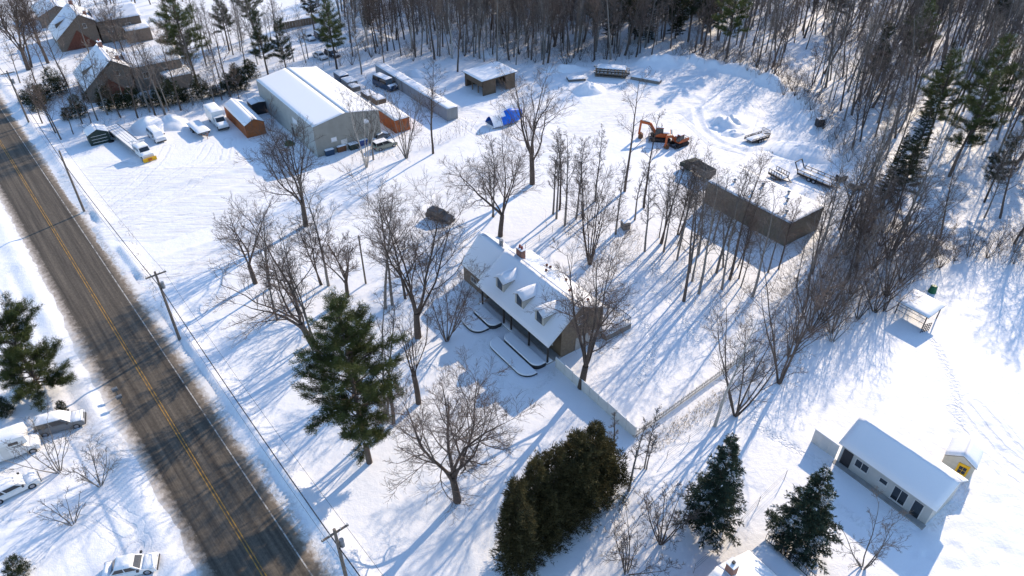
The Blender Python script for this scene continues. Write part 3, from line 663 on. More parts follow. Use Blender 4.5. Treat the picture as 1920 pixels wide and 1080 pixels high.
bed(-13.6, -9.6, -3.9, -1.75, 1.4, .42, 'lower short snow covered bed left of the porch walk')

# --- warehouse
wp = place(586, 239, 6.0)
wh = thing('warehouse', 'long grey metal warehouse under a smooth white snow roof', 'warehouse', wp, YAW)
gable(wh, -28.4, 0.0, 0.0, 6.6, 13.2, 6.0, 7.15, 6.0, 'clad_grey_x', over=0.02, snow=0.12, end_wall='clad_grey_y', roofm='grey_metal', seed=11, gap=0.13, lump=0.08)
window(wh, -.02, 3.6, 2.3, 1.1, .8, '+x', gm='lamp_clear'); window(wh, -.02, 10.4, 4.1, 1.1, .9, '+x', gm='lamp_clear')
door(wh, -.02, 5.5, 1.0, 2.1, '+x', 'white_board'); window(wh, -9.0, .02, 3.3, 2.4, 1.2, '-y', gm='lamp_clear', bars=2)
door(wh, -11.0, .02, 1.1, 2.1, '-y', 'black_metal')
mb = MB(); mb.box(.0, .05, 7.2, 10.6, 0, 3.4); mb.build('loading_door', 'clad_grey_y', wh)

# --- sheds
def shed(u, v, z, L_, wy, zr, label, wall, end, name='shed', snow=.15, over=.12, extra=None):
    p = place(u, v, z); t = thing(name, label, 'shed', p, YAW)
    gable(t, -L_, 0.0, 0.0, wy / 2, wy, z, zr, z, wall, over=over, snow=snow, end_wall=end)
    if extra: extra(t)
    return t
def shed_x(t): door(t, -.12, 2.0, 1.4, 1.9, '+x', 'orange_wood', frame='orange_wood')
shed(458, 237, 2.6, 12.6, 4.0, 3.6, 'long orange wooden shed beside the warehouse wall', 'orange_wood', 'orange_wood', extra=shed_x)
bp_ = place(201, 246, 2.2)
bs = thing('garage_shed', 'small black green shed with panelled door near the road', 'shed', place(163, 256, 2.2), YAW)
gable(bs, -3.6, 0.0, 0.0, 1.9, 3.8, 2.2, 3.1, 2.2, 'dark_green', over=.1, snow=.12, end_wall='dark_green', axis='x')
for j in range(3):
    mb = MB(); mb.box(-.096, -.06, .5, 3.3, .1 + .6 * j, .64 + .6 * j); mb.build('door_panel', 'dark_green', bs)
    mb = MB(); mb.box(-.058, -.03, .55, 3.25, .62 + .6 * j, .66 + .6 * j); mb.build('door_ledge_snow', 'snow', bs)
ds = thing('tool_shed', 'dark lean shed squeezed between orange shed and warehouse', 'shed', place(471, 197, 2.5), YAW)
gable(ds, -3.2, 0.0, 0.0, 1.6, 3.4, 2.5, 2.75, 2.5, 'dark_green', over=.1, snow=.2, end_wall='black_metal')
oc = thing('storage_hut', 'orange flat topped hut at the back of the warehouse', 'shed', place(740, 227, 2.6), YAW)
mb = MB(); mb.box(-8.5, 0, 0, 3.2, -.2, 2.6); mb.build('wall', 'orange_wood_b', oc)
mb = MB(); mb.box(-8.6, .1, -.1, 3.3, 2.6, 2.68); r_ = mb.build('roof', 'trim_dark', oc); snow_slab('roof_snow', [(-8.6, -.1, 2.68), (.1, -.1, 2.68), (.1, 3.3, 2.68), (-8.6, 3.3, 2.68)], .2, r_)
door(oc, 0.0, 1.6, 1.0, 2.0, '+x', 'orange_wood', frame='orange_wood')

# --- shipping containers end to end
def container(px, length, label):
    c = thing('shipping_container', label, 'container', (c0 + Vector((math.cos(YAW), math.sin(YAW), 0)) * px), YAW, 'grey containers in a row')
    mb = MB(); mb.box(-length, 0, 0, 2.5, .05, 2.6); mb.build('body', 'container_grey', c)
    mb = MB()
    for x in (-length, -.12):
        for y in (-.02, 2.42): mb.box(x - .01, x + .13, y, y + .1, 0, 2.63)
    for y in (-.02, 2.42): mb.box(-length, 0, y + .005, y + .095, 2.55, 2.64)
    mb.build('frame', 'grey_metal', c)
    for k in range(2):
        mb = MB(); mb.box(.005, .05, .08 + 1.19 * k, 1.23 + 1.19 * k, .12, 2.5); d = mb.build('door', 'container_end', c)
        mb = MB()
        for q in (.3, .85): mb.tube((.08, .08 + 1.19 * k + q, .1), (.08, .08 + 1.19 * k + q, 2.5), .025, n=6)
        mb.build('lock_bar', 'grey_metal', d)
    snow_slab('roof_snow', [(-length, 0, 2.6), (0, 0, 2.6), (0, 2.5, 2.6), (-length, 2.5, 2.6)], .14, c, seed=int(px + 60))
c0 = place(838, 205, 2.6, 0, 0)
container(0, 6.06, 'nearest short grey container of the row, its end facing the snow')
container(-6.3, 12.19, 'middle container of the grey row facing the dark blue van')
container(-18.7, 12.19, 'farthest container of the grey row at the wood edge')

# --- brown open shed behind
bsd = thing('lumber_shed', 'brown wooden shed with flat snowy roof below the tall trees', 'shed', place(905, 152, 3.4), YAW)
mb = MB(); mb.box(-7.1, 0, 8.4, 8.6, -.2, 3.5); mb.box(-7.1, -6.95, 0, 8.4, -.2, 3.4); mb.box(-7.1, 0, 0, .15, 1.9, 3.4); mb.build('wall', 'board_brown', bsd)
mb = MB(); mb.box(-.15, 0, 0, 3.4, -.2, 3.4); mb.build('end_wall', 'board_brown', bsd); mb = MB(); mb.box(-.15, 0, 6.2, 8.4, -.2, 3.4); mb.build('end_wall', 'board_brown', bsd)
for x in (-6.9, -4.6, -2.3, -.2):
    mb = MB(); mb.box(x, x + .18, .16, .34, -.2, 3.4); mb.build('post', 'timber', bsd)
mb = MB(); mb.slab([(-7.5, -.5, 3.45), (.4, -.5, 3.45), (.4, 9.0, 3.7), (-7.5, 9.0, 3.7)], .12); r_ = mb.build('roof', 'trim_dark', bsd)
snow_slab('roof_snow', [(-7.5, -.5, 3.45), (.4, -.5, 3.45), (.4, 9.0, 3.7), (-7.5, 9.0, 3.7)], .22, r_)

# --- flat roofed store among the trees
st = thing('storage_building', 'brown flat roofed store half hidden by bare trees', 'storehouse', place(1482, 419, 4.1), YAW)
mb = MB(); mb.box(-15.9, 0, 0, .15, -.3, 4.0); mb.box(-15.9, 0, 8.1, 8.25, -.3, 4.0); mb.build('wall', 'clad_brown', st)
mb = MB(); mb.box(-.15, 0, .15, 8.1, -.3, 4.0); mb.build('end_wall', 'clad_brown_y', st); mb = MB(); mb.box(-15.9, -15.75, .15, 8.1, -.3, 4.0); mb.build('end_wall', 'clad_brown_y', st)
mb = MB(); mb.box(-16.0, .1, -.1, 8.35, 4.0, 4.14); r_ = mb.build('roof', 'trim_dark', st); snow_slab('roof_snow', [(-16.0, -.1, 4.14), (.1, -.1, 4.14), (.1, 8.35, 4.14), (-16, 8.35, 4.14)], .12, r_)
for x, y in ((-13, 3), (-9.5, 5.6), (-8.9, 2.2), (-4.2, 4.8), (-2.0, 1.6), (-5.5, 6.8)):
    mb = MB(); mb.tube((x, y, 4.1), (x, y, 4.75), .17, .17, 10); mb.tube((x, y, 4.75), (x, y, 4.95), .3, .1, 10); mb.build('roof_vent', 'grey_metal', st)

# --- small white house and its cabin
sh = thing('bungalow', 'white bungalow with long shaded snow roof and dark windows', 'house', place(1755.7, 960, 2.7), YAW)
gable(sh, -10.4, 0.0, 0.0, 2.9, 5.6, 2.7, 5.0, 3.1, 'board_siding', over=.35, snow=.2, end_wall='board_siding', roofm='white_board', seed=21)
window(sh, -7.6, .35, 1.0, 1.5, 1.1, '-y', bars=1); window(sh, -5.2, .35, 1.2, .9, .7, '-y', bars=0); window(sh, -3.4, .35, .25, 1.5, 1.9, '-y', bars=1)
mb = MB(); mb.box(-2.0, -1.15, .25, .346, .1, 2.1); mb.build('door', 'glass', sh)
mb = MB(); mb.box(-2.1, -2.0, .28, .346, 0, 2.2); mb.box(-1.15, -1.05, .28, .346, 0, 2.2); mb.box(-2.0, -1.15, .28, .346, 2.1, 2.2); mb.build('door_frame', 'white_board', sh)
mb = MB(); mb.box(-9.75, -8.7, .3, .346, .02, 2.2); mb.build('garage_opening', 'black_metal', sh)
mb = MB(); mb.box(-10.2, -.2, -.35, .3, -.3, .08); mb.build('plinth', 'concrete', sh)
for k in range(3):
    mb = MB(); mb.box(-13.2 + .97 * k, -12.25 + .97 * k, .3, .38, -.2, 2.05); mb.build('screen_panel', 'white_board', sh)
mb = MB(); mb.box(-13.3, -10.35, .26, .42, 2.05, 2.12); mb.build('screen_cap', 'snow_roof', sh)
cb = thing('cabin', 'cream cabin with yellow framed door behind the bungalow', 'cabin', place(1773, 849, 2.3), R(-54 + 14))
gable(cb, -.1, 3.4, 0.0, 1.5, 3.0, 2.1, 3.0, 2.1, 'cream_board', over=.12, snow=.18, end_wall='cream_board', axis='y', seed=31)
dd = door(cb, 1.95, .02, .85, 1.75, '-y', 'yellow', frame='yellow', z=.1)
for i in range(2):
    for j in range(2):
        mb = MB(); mb.box(1.61 + .36 * i, 1.93 + .36 * i, -.05, -.035, .65 + .5 * j, 1.08 + .5 * j); mb.build('pane', 'glass', dd)

# --- open shelter with a lattice seat
gz = thing('shelter', 'open shelter with snowy flat roof at the wood edge', 'shelter', place(1740, 594, 2.1), YAW); gz.scale = (1, 1, .84)
for x in (-3.9, -.1):
    for y in (.1, 3.6):
        mb = MB(); mb.box(x - .06, x + .06, y - .06, y + .06, -.2, 2.45); mb.build('post', 'trim_dark', gz)
mb = MB(); mb.slab([(-4.2, -.2, 2.5), (.2, -.2, 2.5), (.2, 4.0, 2.7), (-4.2, 4.0, 2.7)], .1); r_ = mb.build('roof', 'trim_dark', gz)
snow_slab('roof_snow', [(-4.2, -.2, 2.5), (.2, -.2, 2.5), (.2, 4.0, 2.7), (-4.2, 4.0, 2.7)], .16, r_)
for z in (.9, 1.7):
    mb = MB(); mb.box(-3.9, -.1, .08, .12, z, z + .05); mb.build('rail', 'trim_dark', gz)
ls = thing('lattice_screen', 'small dark lattice screen standing by the open shelter', 'screen', on(1733, 622), R(20))
for i in range(5):
    mb = MB(); mb.box(-.7 + .33 * i, -.63 + .33 * i, -.03, .03, -.1, 1.3); mb.build('slat', 'trim_dark', ls)
for j in range(4):
    mb = MB(); mb.box(-.7, .7, .031, .07, .1 + .36 * j, .17 + .36 * j); mb.build('slat', 'trim_dark', ls)
bn = thing('composter', 'squat green composter on the snow behind the open shelter', 'composter', on(1747, 548), 0.3)
mb = MB(); mb.tube((0, 0, -.1), (0, 0, .95), .55, .42, 12); mb.build('body', 'bin_green', bn); mb = MB(); mb.tube((0, 0, .95), (0, 0, 1.08), .46, .3, 12); mb.build('lid', 'bin_green', bn)

# --- brick houses by the far bend
def brick_house(u, v, label, seed, wall='brick_brown', wx=9.0):
    p = place(u, v, 8.0); t = thing('brick_house', label, 'house', p, YAW, 'brick houses at the top left')
    # origin under the near ridge end of the steep block
    gable(t, -13.2, 0.25, -6.6, 0.0, 3.4, 2.8, 8.0, 5.9, wall, over=.35, snow=.16, seed=seed, end_wall=wall)
    gable(t, 3.2, 14.0, -10.0, -5.0, -.35, 5.2, 7.6, 5.4, wall, over=.3, snow=.18, seed=seed + 2, end_wall=wall, axis='y')
    # low steep-roofed porch gable on the near side
    gable(t, -6.2, -.6, .2, 2.2, 4.2, 2.0, 5.6, 2.0, 'red_brown', over=.2, snow=0, seed=seed + 4, end_wall='red_brown', axis='y') if False else None
    mb = MB(); mb.add([(.02, -5.2, 0), (.02, 2.6, 0), (.02, -1.5, 4.4)], [(0, 1, 2)]); mb.build('gable_panel', 'red_brown', t)
    window(t, -.65, 6.0, 2.6, 1.2, 1.4, '+x'); window(t, -.65, 10.5, 2.6, 1.2, 1.4, '+x'); window(t, -.1, 0.6, 4.6, .8, 1.1, '+x', bars=0)
    window(t, -9.0, -6.25, 1.0, 1.5, 1.2, '-y'); window(t, -4.0, -6.25, 1.0, 1.5, 1.2, '-y')
    dr = MB(); x0, x1 = -8.4, -5.8
    dr.add([(x0, -5.2, 3.9), (x1, -5.2, 3.9), (x1, -5.2, 5.0), (x0, -5.2, 5.0), (x1, -2.6, 6.0), (x0, -2.6, 6.0), (x1, -3.8, 5.0), (x0, -3.8, 5.0)], [(0, 1, 2, 3), (1, 4, 2), (0, 3, 5)])
    d = dr.build('dormer', wall, t); snow_slab('dormer_snow', [(x0 - .2, -5.5, 5.0), (x1 + .2, -5.5, 5.0), (x1 + .2, -2.4, 6.2), (x0 - .2, -2.4, 6.2)], .2, d)
    mb = MB(); mb.box(x0 + .3, x1 - .3, -5.25, -5.203, 4.1, 4.85); mb.build('pane', 'glass', d)
    chimney(t, -10.6, .3, 6.8, 9.1, 1.0, .8, 'brick_red', 1); chimney(t, -2.6, 1.8, 6.2, 8.0, .7, .7, 'brick_red', 0)
    mb = MB(); mb.box(-2.4, 3.5, 9.0, 14.6, -.3, 3.2); mb.build('annex', wall, t); snow_slab('annex_snow', [(-2.6, 8.8, 3.2), (3.7, 8.8, 3.2), (3.7, 14.8, 3.2), (-2.6, 14.8, 3.2)], .2, t)
    return t
brick_house(206, 113, 'nearer brick house with steep snowy gables behind the hedge', 41, 'brick_grey')
brick_house(146, 27, 'farther brick house with steep snowy gables at the frame top', 51, 'brick_brown')

fr_ = thing('far_house', 'snow roofed house in the far top left corner', 'house', place(100, 6, 5.0), YAW)
gable(fr_, -9, 4, -5, 0, 5, 3.0, 5.2, 3.0, 'brick_grey', over=.3, snow=.2)

# --- roof at the lower edge
bt = thing('edge_house', 'snow roofed house cut off by the lower picture edge', 'house', place(1372, 1046, 5.4, 3.2, -1.6), YAW)
gable(bt, -3.4, 9.0, -4.2, 0.0, 4.6, 3.6, 5.4, 3.5, 'brick_red', over=.3, snow=.22, end_wall='brick_red')
chimney(bt, -2.4, 0.5, 4.6, 6.6, .75, .75, 'brick_red', 0)
mb = MB(); mb.box(-2.39 - .12, -2.39 + .12, .38, .62, 6.72, 6.9); mb.build('flue', 'black_metal', bt)
mb = MB(); mb.box(-3.6, 4.8, 4.9, 7.6, -.2, 2.2); dk = mb.build('deck', 'timber_grey', bt); snow_slab('deck_snow', [(-3.6, 4.9, 2.2), (4.8, 4.9, 2.2), (4.8, 7.6, 2.2), (-3.6, 7.6, 2.2)], .18, dk)
mb = MB()
for z in (2.35, 3.2): mb.box(-3.6, 4.8, 7.5, 7.56, z, z + .05)
for i in range(43): mb.box(-3.6 + .2 * i, -3.57 + .2 * i, 7.51, 7.55, 2.4, 3.2)
mb.build('railing', 'black_metal', bt)

# --- white panel fence round the back garden
fa, fb, fc = S(1042, 690), S(1190, 822), S(1420, 655)
def panel_fence(a, b, n, m, h, label, wear=0.0):
    d = b - a; yaw = math.atan2(d.y, d.x); t = thing('garden_fence', label, 'fence', (a.x, a.y, 0), yaw); w = d.length / n
    for i in range(n):
        mb = MB(); mb.box(.07 + i * w, (i + 1) * w - .07, -.025, .025, -.1, h - .06 + .05 * math.sin(i * 2.3)); mb.build('panel', m, t)
    for i in range(n + 1):
        mb = MB(); mb.box(i * w - .06, i * w + .06, -.06, .06, -.2, h + .05); pp = mb.build('post', m, t)
    for i in range(n):
        mb = MB(); mb.box(.07 + i * w, (i + 1) * w - .07, -.045, .045, h - .03 + .05 * math.sin(i * 2.3), h + .02 + .05 * math.sin(i * 2.3)); mb.build('cap_snow', 'snow', t)
panel_fence(fa, fb, 9, 'white_board', 1.75, 'white panel fence running from the cottage corner towards the cedars')
def picket_fence(a, b, h, label):
    d = b - a; t = thing('picket_fence', label, 'fence', (a.x, a.y, 0), math.atan2(d.y, d.x)); L_ = d.length; n = int(L_ / .19)
    mb = MB(); mb.box(-.035, .035, -.012, .012, -.15, h); sl_ = mb.build('slat', 'cream_board', t); r_ = random.Random(2)
    for i in range(1, n):
        o = bpy.data.objects.new('slat', sl_.data); link(o, t); o.location = (i * L_ / n, .03, r_.uniform(-.1, .05)); o.rotation_euler = (r_.gauss(0, .03), r_.gauss(0, .05), 0)
    for z in (.3, .85):
        mb = MB(); mb.box(0, L_, -.03, .0, z, z + .07); mb.build('rail', 'timber_grey', t)
picket_fence(fb, fc, 1.15, 'weathered low slat fence along the neighbouring lawn')
def wire_fence(pts, label, h=1.2, step=2.6):
    t = thing('wire_fence', label, 'fence', (pts[0].x, pts[0].y, 0), 0)
    o = pts[0]; L_ = []
    for i in range(len(pts) - 1):
        a, b = pts[i], pts[i + 1]; n = max(1, int((b - a).length / step))
        for k in range(n + (1 if i == len(pts) - 2 else 0)): L_.append(a + (b - a) * k / n)
    for p in L_:
        z = gh(p.x, p.y); mb = MB(); mb.tube((p.x - o.x, p.y - o.y, z - .2), (p.x - o.x, p.y - o.y, z + h), .035, n=6); mb.build('post', 'grey_metal', t)
    mb = MB()
    for a, b in zip(L_[:-1], L_[1:]):
        for f in (.35, .7, 1.0): mb.tube((a.x - o.x, a.y - o.y, gh(a.x, a.y) + h * f), (b.x - o.x, b.y - o.y, gh(b.x, b.y) + h * f), .014, n=4, caps=False)
    mb.build('wire', 'grey_metal', t)
wire_fence([S(985, 470), S(1060, 420)], 'short wire fence behind the cottage chimney end')
wire_fence([S(1120, 458), S(1250, 530), S(1330, 590), S(1350, 620)], 'wire fence crossing the snowy back garden')
wire_fence([S(1250, 860), S(1330, 800), S(1400, 745)], 'wire fence behind the two spruces')
wire_fence([S(1300, 1075), S(1350, 1030), S(1420, 950), S(1470, 900)], 'wire fence between the spruces and the roof at the bottom', 1.5, 3.2)

# ------------------------------------------------------------------ vehicles and yard things (local x points to the front)
def frustum(mb, x0, x1, w0, z0, X0, X1, w1, z1):
    return mb.add([(x0, -w0, z0), (x1, -w0, z0), (x1, w0, z0), (x0, w0, z0), (X0, -w1, z1), (X1, -w1, z1), (X1, w1, z1), (X0, w1, z1)],
                  [(0, 3, 2, 1), (4, 5, 6, 7), (0, 1, 5, 4), (1, 2, 6, 5), (2, 3, 7, 6), (3, 0, 4, 7)])
def wheel(parent, x, y, r, w=.24, rim='rim'):
    s_ = 1 if y > 0 else -1
    mb = MB(); mb.tube((x, y - s_ * w, r), (x, y, r), r, r, 18); t = mb.build('wheel', 'rubber', parent, bevel=0)
    mb = MB(); mb.tube((x, y + s_ * .002, r), (x, y + s_ * .03, r), r * .62, r * .5, 14); mb.build('rim', rim, t)
    return t
def snow_lump(parent, x0, x1, w, z, t, seed=1, x0t=None, x1t=None, zf=None, name='snow_cover'):
    """rounded snow layer over a car panel; z at the rear, zf at the front"""
    zf = z if zf is None else zf; n, m_ = 12, 8; V = []; F = []
    for j in range(m_ + 1):
        for i in range(n + 1):
            a, b = i / n, j / m_; e = min(min(a, 1 - a) * (x1 - x0), min(b, 1 - b) * 2 * w)
            k = math.sqrt(max(0.0, min(1.0, e / (t * 1.4 + .12))))
            zz = z + (zf - z) * a; nz = float(vnoise(np.array([a * 5 + seed * 7.3]), np.array([b * 3]), 1.0, seed)[0])
            V.append((x0 + (x1 - x0) * a, -w + 2 * w * b, zz + .006 + t * k * (1 + .5 * nz)))
    W = n + 1
    for j in range(m_):
        for i in range(n): F.append((j * W + i, j * W + i + 1, (j + 1) * W + i + 1, (j + 1) * W + i))
    mb = MB(); mb.add(V, F); return mb.build(name, 'snow', parent, smooth=True)
def car(label, back, front, paint, kind='suv', L=4.7, W=1.9, H=1.75, snow=.16, name='parked_car', cat='car', group='parked cars', glass_snow=False, dz=0.0):
    a, b = S(*back), S(*front); c = (a + b) / 2; yaw = math.atan2(b.y - a.y, b.x - a.x)
    t = thing(name, label, cat, (c.x, c.y, gh(c.x, c.y) - .06 + dz), yaw, group)
    h = L / 2; w = W / 2; r = .36; belt = H * .58; hood = belt + .02
    P = dict(suv=(.14, .02, .72, .62), wagon=(.1, .0, .74, .62), van=(.22, .0, .97, .8), pickup=(.2, .02, .55, .45), sedan=(.12, .14, .68, .54))[kind]
    # cabin: x from rear offset to hood start, at belt and at roof
    cr0, cr1 = -h + .06 + (0.34 * L if kind == 'pickup' else P[1] * L), h - (0.26 if kind != 'van' else 0.14) * L
    rr0, rr1 = cr0 + (.12 if kind != 'sedan' else .12 * L), cr1 - (.17 * L if kind != 'van' else .1 * L)
    body = [(-h, .42), (-h + .05, .3), (h - .08, .28), (h, .45), (h - .03, belt * .72), (h - .12, belt * .88), (cr1, hood), (cr0, belt + .02), (-h + .06, belt), (-h, belt * .8)]
    mb = MB(); mb.extr(body, 'y', -w, w); bd = mb.build('body', paint, t, bevel=.07)
    mb = MB(); frustum(mb, cr0, cr1, w - .06, belt + .0, rr0, rr1, w - .22, H - .04); cb_ = mb.build('cabin', paint, t, bevel=.05)
    # glass set on the cabin faces
    def pane(pts, name_): mb = MB(); mb.slab(pts, .02); mb.build(name_, 'glass', cb_)
    bz, tz = belt + .1, H - .14
    f = lambda z: (z - belt) / (H - .04 - belt)
    xr = lambda z: cr0 + (rr0 - cr0) * f(z); xf = lambda z: cr1 + (rr1 - cr1) * f(z); yy = lambda z: w - .06 - .16 * f(z) + .012
    for s_ in (-1, 1):
        xm = (xr(bz) + xf(bz)) / 2
        for q0, q1 in ((0, .48), (.53, 1)):
            x = lambda z, q: xr(z) + .12 + (xf(z) - xr(z) - .3) * q
            mb = MB(); mb.add([(x(bz, q0), s_ * yy(bz), bz), (x(bz, q1), s_ * yy(bz), bz), (x(tz, q1), s_ * yy(tz), tz), (x(tz, q0), s_ * yy(tz), tz)], [(0, 1, 2, 3)]); mb.build('side_window', 'glass', cb_)
    mb = MB(); mb.add([(xf(bz) + .015, -w + .2, bz), (xf(bz) + .015, w - .2, bz), (xf(tz) + .015, w - .32, tz), (xf(tz) + .015, -w + .32, tz)], [(0, 1, 2, 3)]); mb.build('windscreen', 'glass', cb_)
    mb = MB(); mb.add([(xr(bz) - .015, -w + .2, bz), (xr(bz) - .015, w - .2, bz), (xr(tz) - .015, w - .32, tz), (xr(tz) - .015, -w + .32, tz)], [(0, 1, 2, 3)]); mb.build('rear_window', 'glass', cb_)
    for x in (-h + L * .19, h - L * .18):
        for s_ in (-1, 1): wheel(t, x, s_ * (w + .01), r)
    for s_ in (-1, 1):
        mb = MB(); mb.box(h - .1, h + .012, s_ * (w - .28) - .17, s_ * (w - .28) + .17, belt * .68, belt * .84); mb.build('headlight', 'lamp_clear', t)
        mb = MB(); mb.box(-h - .012, -h + .1, s_ * (w - .16) - .1, s_ * (w - .16) + .1, belt * .62, belt * .9); mb.build('tail_light', 'lamp_red', t)
        mb = MB(); mb.box(cr1 - .35, cr1 - .15, s_ * (w + .1) - .1, s_ * (w + .1) + .1, belt + .08, belt + .26); mb.build('mirror', 'trim_dark', t)
    mb = MB(); mb.box(h - .06, h + .05, -w + .1, w - .1, .3, .48); mb.build('bumper', 'trim_dark', t)
    mb = MB(); mb.box(-h - .05, -h + .06, -w + .1, w - .1, .34, .52); mb.build('bumper', 'trim_dark', t)
    if snow:
        snow_lump(t, rr0 - .05, rr1 + .05, w - .18, H - .05, snow, 2)
        snow_lump(t, cr1 + .02, h - .1, w - .1, hood - .01, snow * .8, 3, zf=belt * .9)
        if kind == 'pickup': snow_lump(t, -h + .08, cr0 - .02, w - .12, belt, snow, 4)
        if kind == 'sedan': snow_lump(t, -h + .06, cr0, w - .12, belt, snow, 4)
        if glass_snow:
            mb = MB(); z0, z1 = belt + .05, H - .05
            mb.add([(xf(z0) + .1, -w + .12, z0), (xf(z0) + .1, w - .12, z0), (xf(z1) + .06, w - .26, z1 + .03), (xf(z1) + .06, -w + .26, z1 + .03)], [(0, 1, 2, 3)]); mb.build('windscreen_snow', 'snow', t)
    return t
car('silver estate car under thick snow beside the road drive', (72, 812), (160, 788), 'paint_silver', 'suv', 4.9, 1.95, 1.85, .42, glass_snow=True)
car('white car buried in snow at the left edge', (-6, 938), (62, 905), 'paint_white', 'wagon', 4.7, 1.85, 1.5, .42, glass_snow=True)
car('white car with dark windscreen at the bottom left edge', (206, 1078), (292, 1060), 'paint_white', 'sedan', 4.6, 1.8, 1.45, .3)
car('black car parked on the drive between bare trees', (806, 404), (846, 418), 'paint_black', 'suv', 4.6, 1.9, 1.75, 0)
car('sage green car in front of the warehouse end wall', (702, 282), (741, 270), 'paint_sage', 'suv', 4.6, 1.9, 1.7, .04)
car('dark car parked behind the sage green one', (697, 268), (727, 252), 'paint_grey', 'sedan', 4.4, 1.8, 1.45, .1)
car('white pickup under snow between flatbed and trailer deck', (281, 248), (310, 274), 'paint_white', 'van', 5.2, 2.0, 1.95, .16, cat='van', name='parked_van', glass_snow=True)
car('dark blue van with snowy roof beside the container row', (704, 157), (742, 174), 'paint_navy', 'van', 6.4, 2.3, 2.6, .16, cat='van', name='parked_van')
car('white saloon parked by the fence at the top', (568, 68), (590, 79), 'paint_white', 'sedan', 4.6, 1.8, 1.5, .15)
car('dark van parked right of the white saloon at the top', (592, 66), (612, 80), 'paint_navy', 'van', 4.9, 1.9, 1.9, .12, cat='van', name='parked_van')
car('snowy car in the shade below the white saloon', (590, 103), (612, 114), 'paint_white', 'sedan', 4.6, 1.8, 1.5, .2)
car('black car in the shade behind the warehouse', (611, 100), (636, 110), 'paint_black', 'suv', 4.6, 1.8, 1.6, .05)

# camper on a truck base at the left edge
a, b = S(-25, 868), S(64, 838); c = (a + b) / 2
rv = thing('camper', 'white motor camper parked behind the silver estate car', 'camper', (c.x, c.y, gh(c.x, c.y) - .05), math.atan2(b.y - a.y, b.x - a.x))
mb = MB(); mb.extr([(-3.4, .5), (1.3, .5), (1.3, 1.75), (2.3, 1.95), (2.2, 2.9), (-3.4, 2.9)], 'y', -1.15, 1.15); mb.build('body', 'paint_white', rv, bevel=.08)
mb = MB(); mb.extr([(1.2, .45), (3.0, .45), (3.0, 1.0), (2.2, 1.15), (1.5, 1.72), (1.2, 1.72)], 'y', -1.0, 1.0); mb.build('cab', 'paint_white', rv, bevel=.07)
for x in (-2.0, 2.2):
    for s_ in (-1, 1): wheel(rv, x, s_ * 1.05, .38)
for x0, x1, z0, z1 in ((.6, 1.5, 2.15, 2.5), (-2.6, -1.7, 1.6, 2.2), (-1.0, -.5, 1.7, 2.1)):
    mb = MB(); mb.box(x0, x1, -1.175, -1.155, z0, z1); mb.build('side_window', 'glass', rv)
mb = MB(); mb.box(-.35, .35, -1.18, -1.155, .55, 2.3); mb.build('door', 'white_board', rv)
mb = MB(); mb.box(.75, 1.9, -1.17, -1.156, 1.85, 1.93); mb.box(.95, 1.7, -1.17, -1.156, 1.7, 1.76); mb.build('stripe', 'trim_dark', rv)
snow_lump(rv, -3.4, 2.25, 1.12, 2.9, .3, 5); snow_lump(rv, 2.05, 2.98, .95, 1.15, .14, 6, zf=1.02)

# box truck
a, b = S(401, 222), S(423, 250); c = (a + b) / 2
bx = thing('box_truck', 'white box truck under snow beside the orange shed', 'truck', (c.x, c.y, gh(c.x, c.y)), YAW)
mb = MB(); mb.box(-4.4, .6, -1.15, 1.15, .75, 3.1); mb.build('cargo_box', 'paint_white', bx, bevel=.05)
mb = MB(); mb.extr([(.62, .5), (3.4, .5), (3.4, 1.25), (2.1, 1.45), (1.5, 2.25), (.62, 2.3)], 'y', -1.0, 1.0); mb.build('cab', 'paint_white', bx, bevel=.08)
mb = MB(); mb.add([(2.09, -.85, 1.5), (2.09, .85, 1.5), (1.57, .8, 2.2), (1.57, -.8, 2.2)], [(0, 1, 2, 3)]); mb.build('windscreen', 'glass', bx)
for s_ in (-1, 1):
    mb = MB(); mb.add([(.8, s_ * 1.005, 1.5), (1.95, s_ * 1.005, 1.5), (1.5, s_ * 1.005, 2.12), (.8, s_ * 1.005, 2.15)], [(0, 1, 2, 3)]); mb.build('side_window', 'glass', bx)
    mb = MB(); mb.box(3.38, 3.42, s_ * .7 - .18, s_ * .7 + .18, .85, 1.1); mb.build('headlight', 'lamp_clear', bx)
    for x in (-2.9, 2.55): wheel(bx, x, s_ * 1.05, .42, .28)
mb = MB(); mb.box(3.38, 3.52, -1, 1, .45, .7); mb.build('bumper', 'trim_dark', bx)
mb = MB(); mb.box(-4.3, 3.2, -.4, .4, .5, .74); mb.build('chassis', 'black_metal', bx)
snow_lump(bx, -4.4, .6, 1.15, 3.1, .2, 8); snow_lump(bx, 2.05, 3.36, .95, 1.44, .18, 9, zf=1.26)

# flatbed tow truck with a yellow plough
a, b = S(212, 247), S(283, 304); c = (a + b) / 2; Lt = (b - a).length
tt_ = thing('flatbed_truck', 'white flatbed truck with yellow orange front plough', 'truck', (c.x, c.y, gh(c.x, c.y)), math.atan2(b.y - a.y, b.x - a.x))
h = Lt / 2
mb = MB(); mb.box(-h, h - 4.3, -1.2, 1.2, .95, 1.1); dk = mb.build('bed', 'timber_grey', tt_)
for i in range(4):
    mb = MB(); mb.box(-h + .1, h - 4.5, -1.1 + .57 * i, -.62 + .57 * i, 1.103, 1.2); mb.build('bed_snow', 'snow', dk)
for s_ in (-1, 1):
    mb = MB(); mb.box(-h, h - 4.3, s_ * 1.2 - .05, s_ * 1.2 + .05, .85, 1.25); mb.build('side_rail', 'grey_metal', tt_)
mb = MB(); mb.box(-h + .4, h - 1.2, -.45, .45, .55, .94); mb.build('chassis', 'black_metal', tt_)
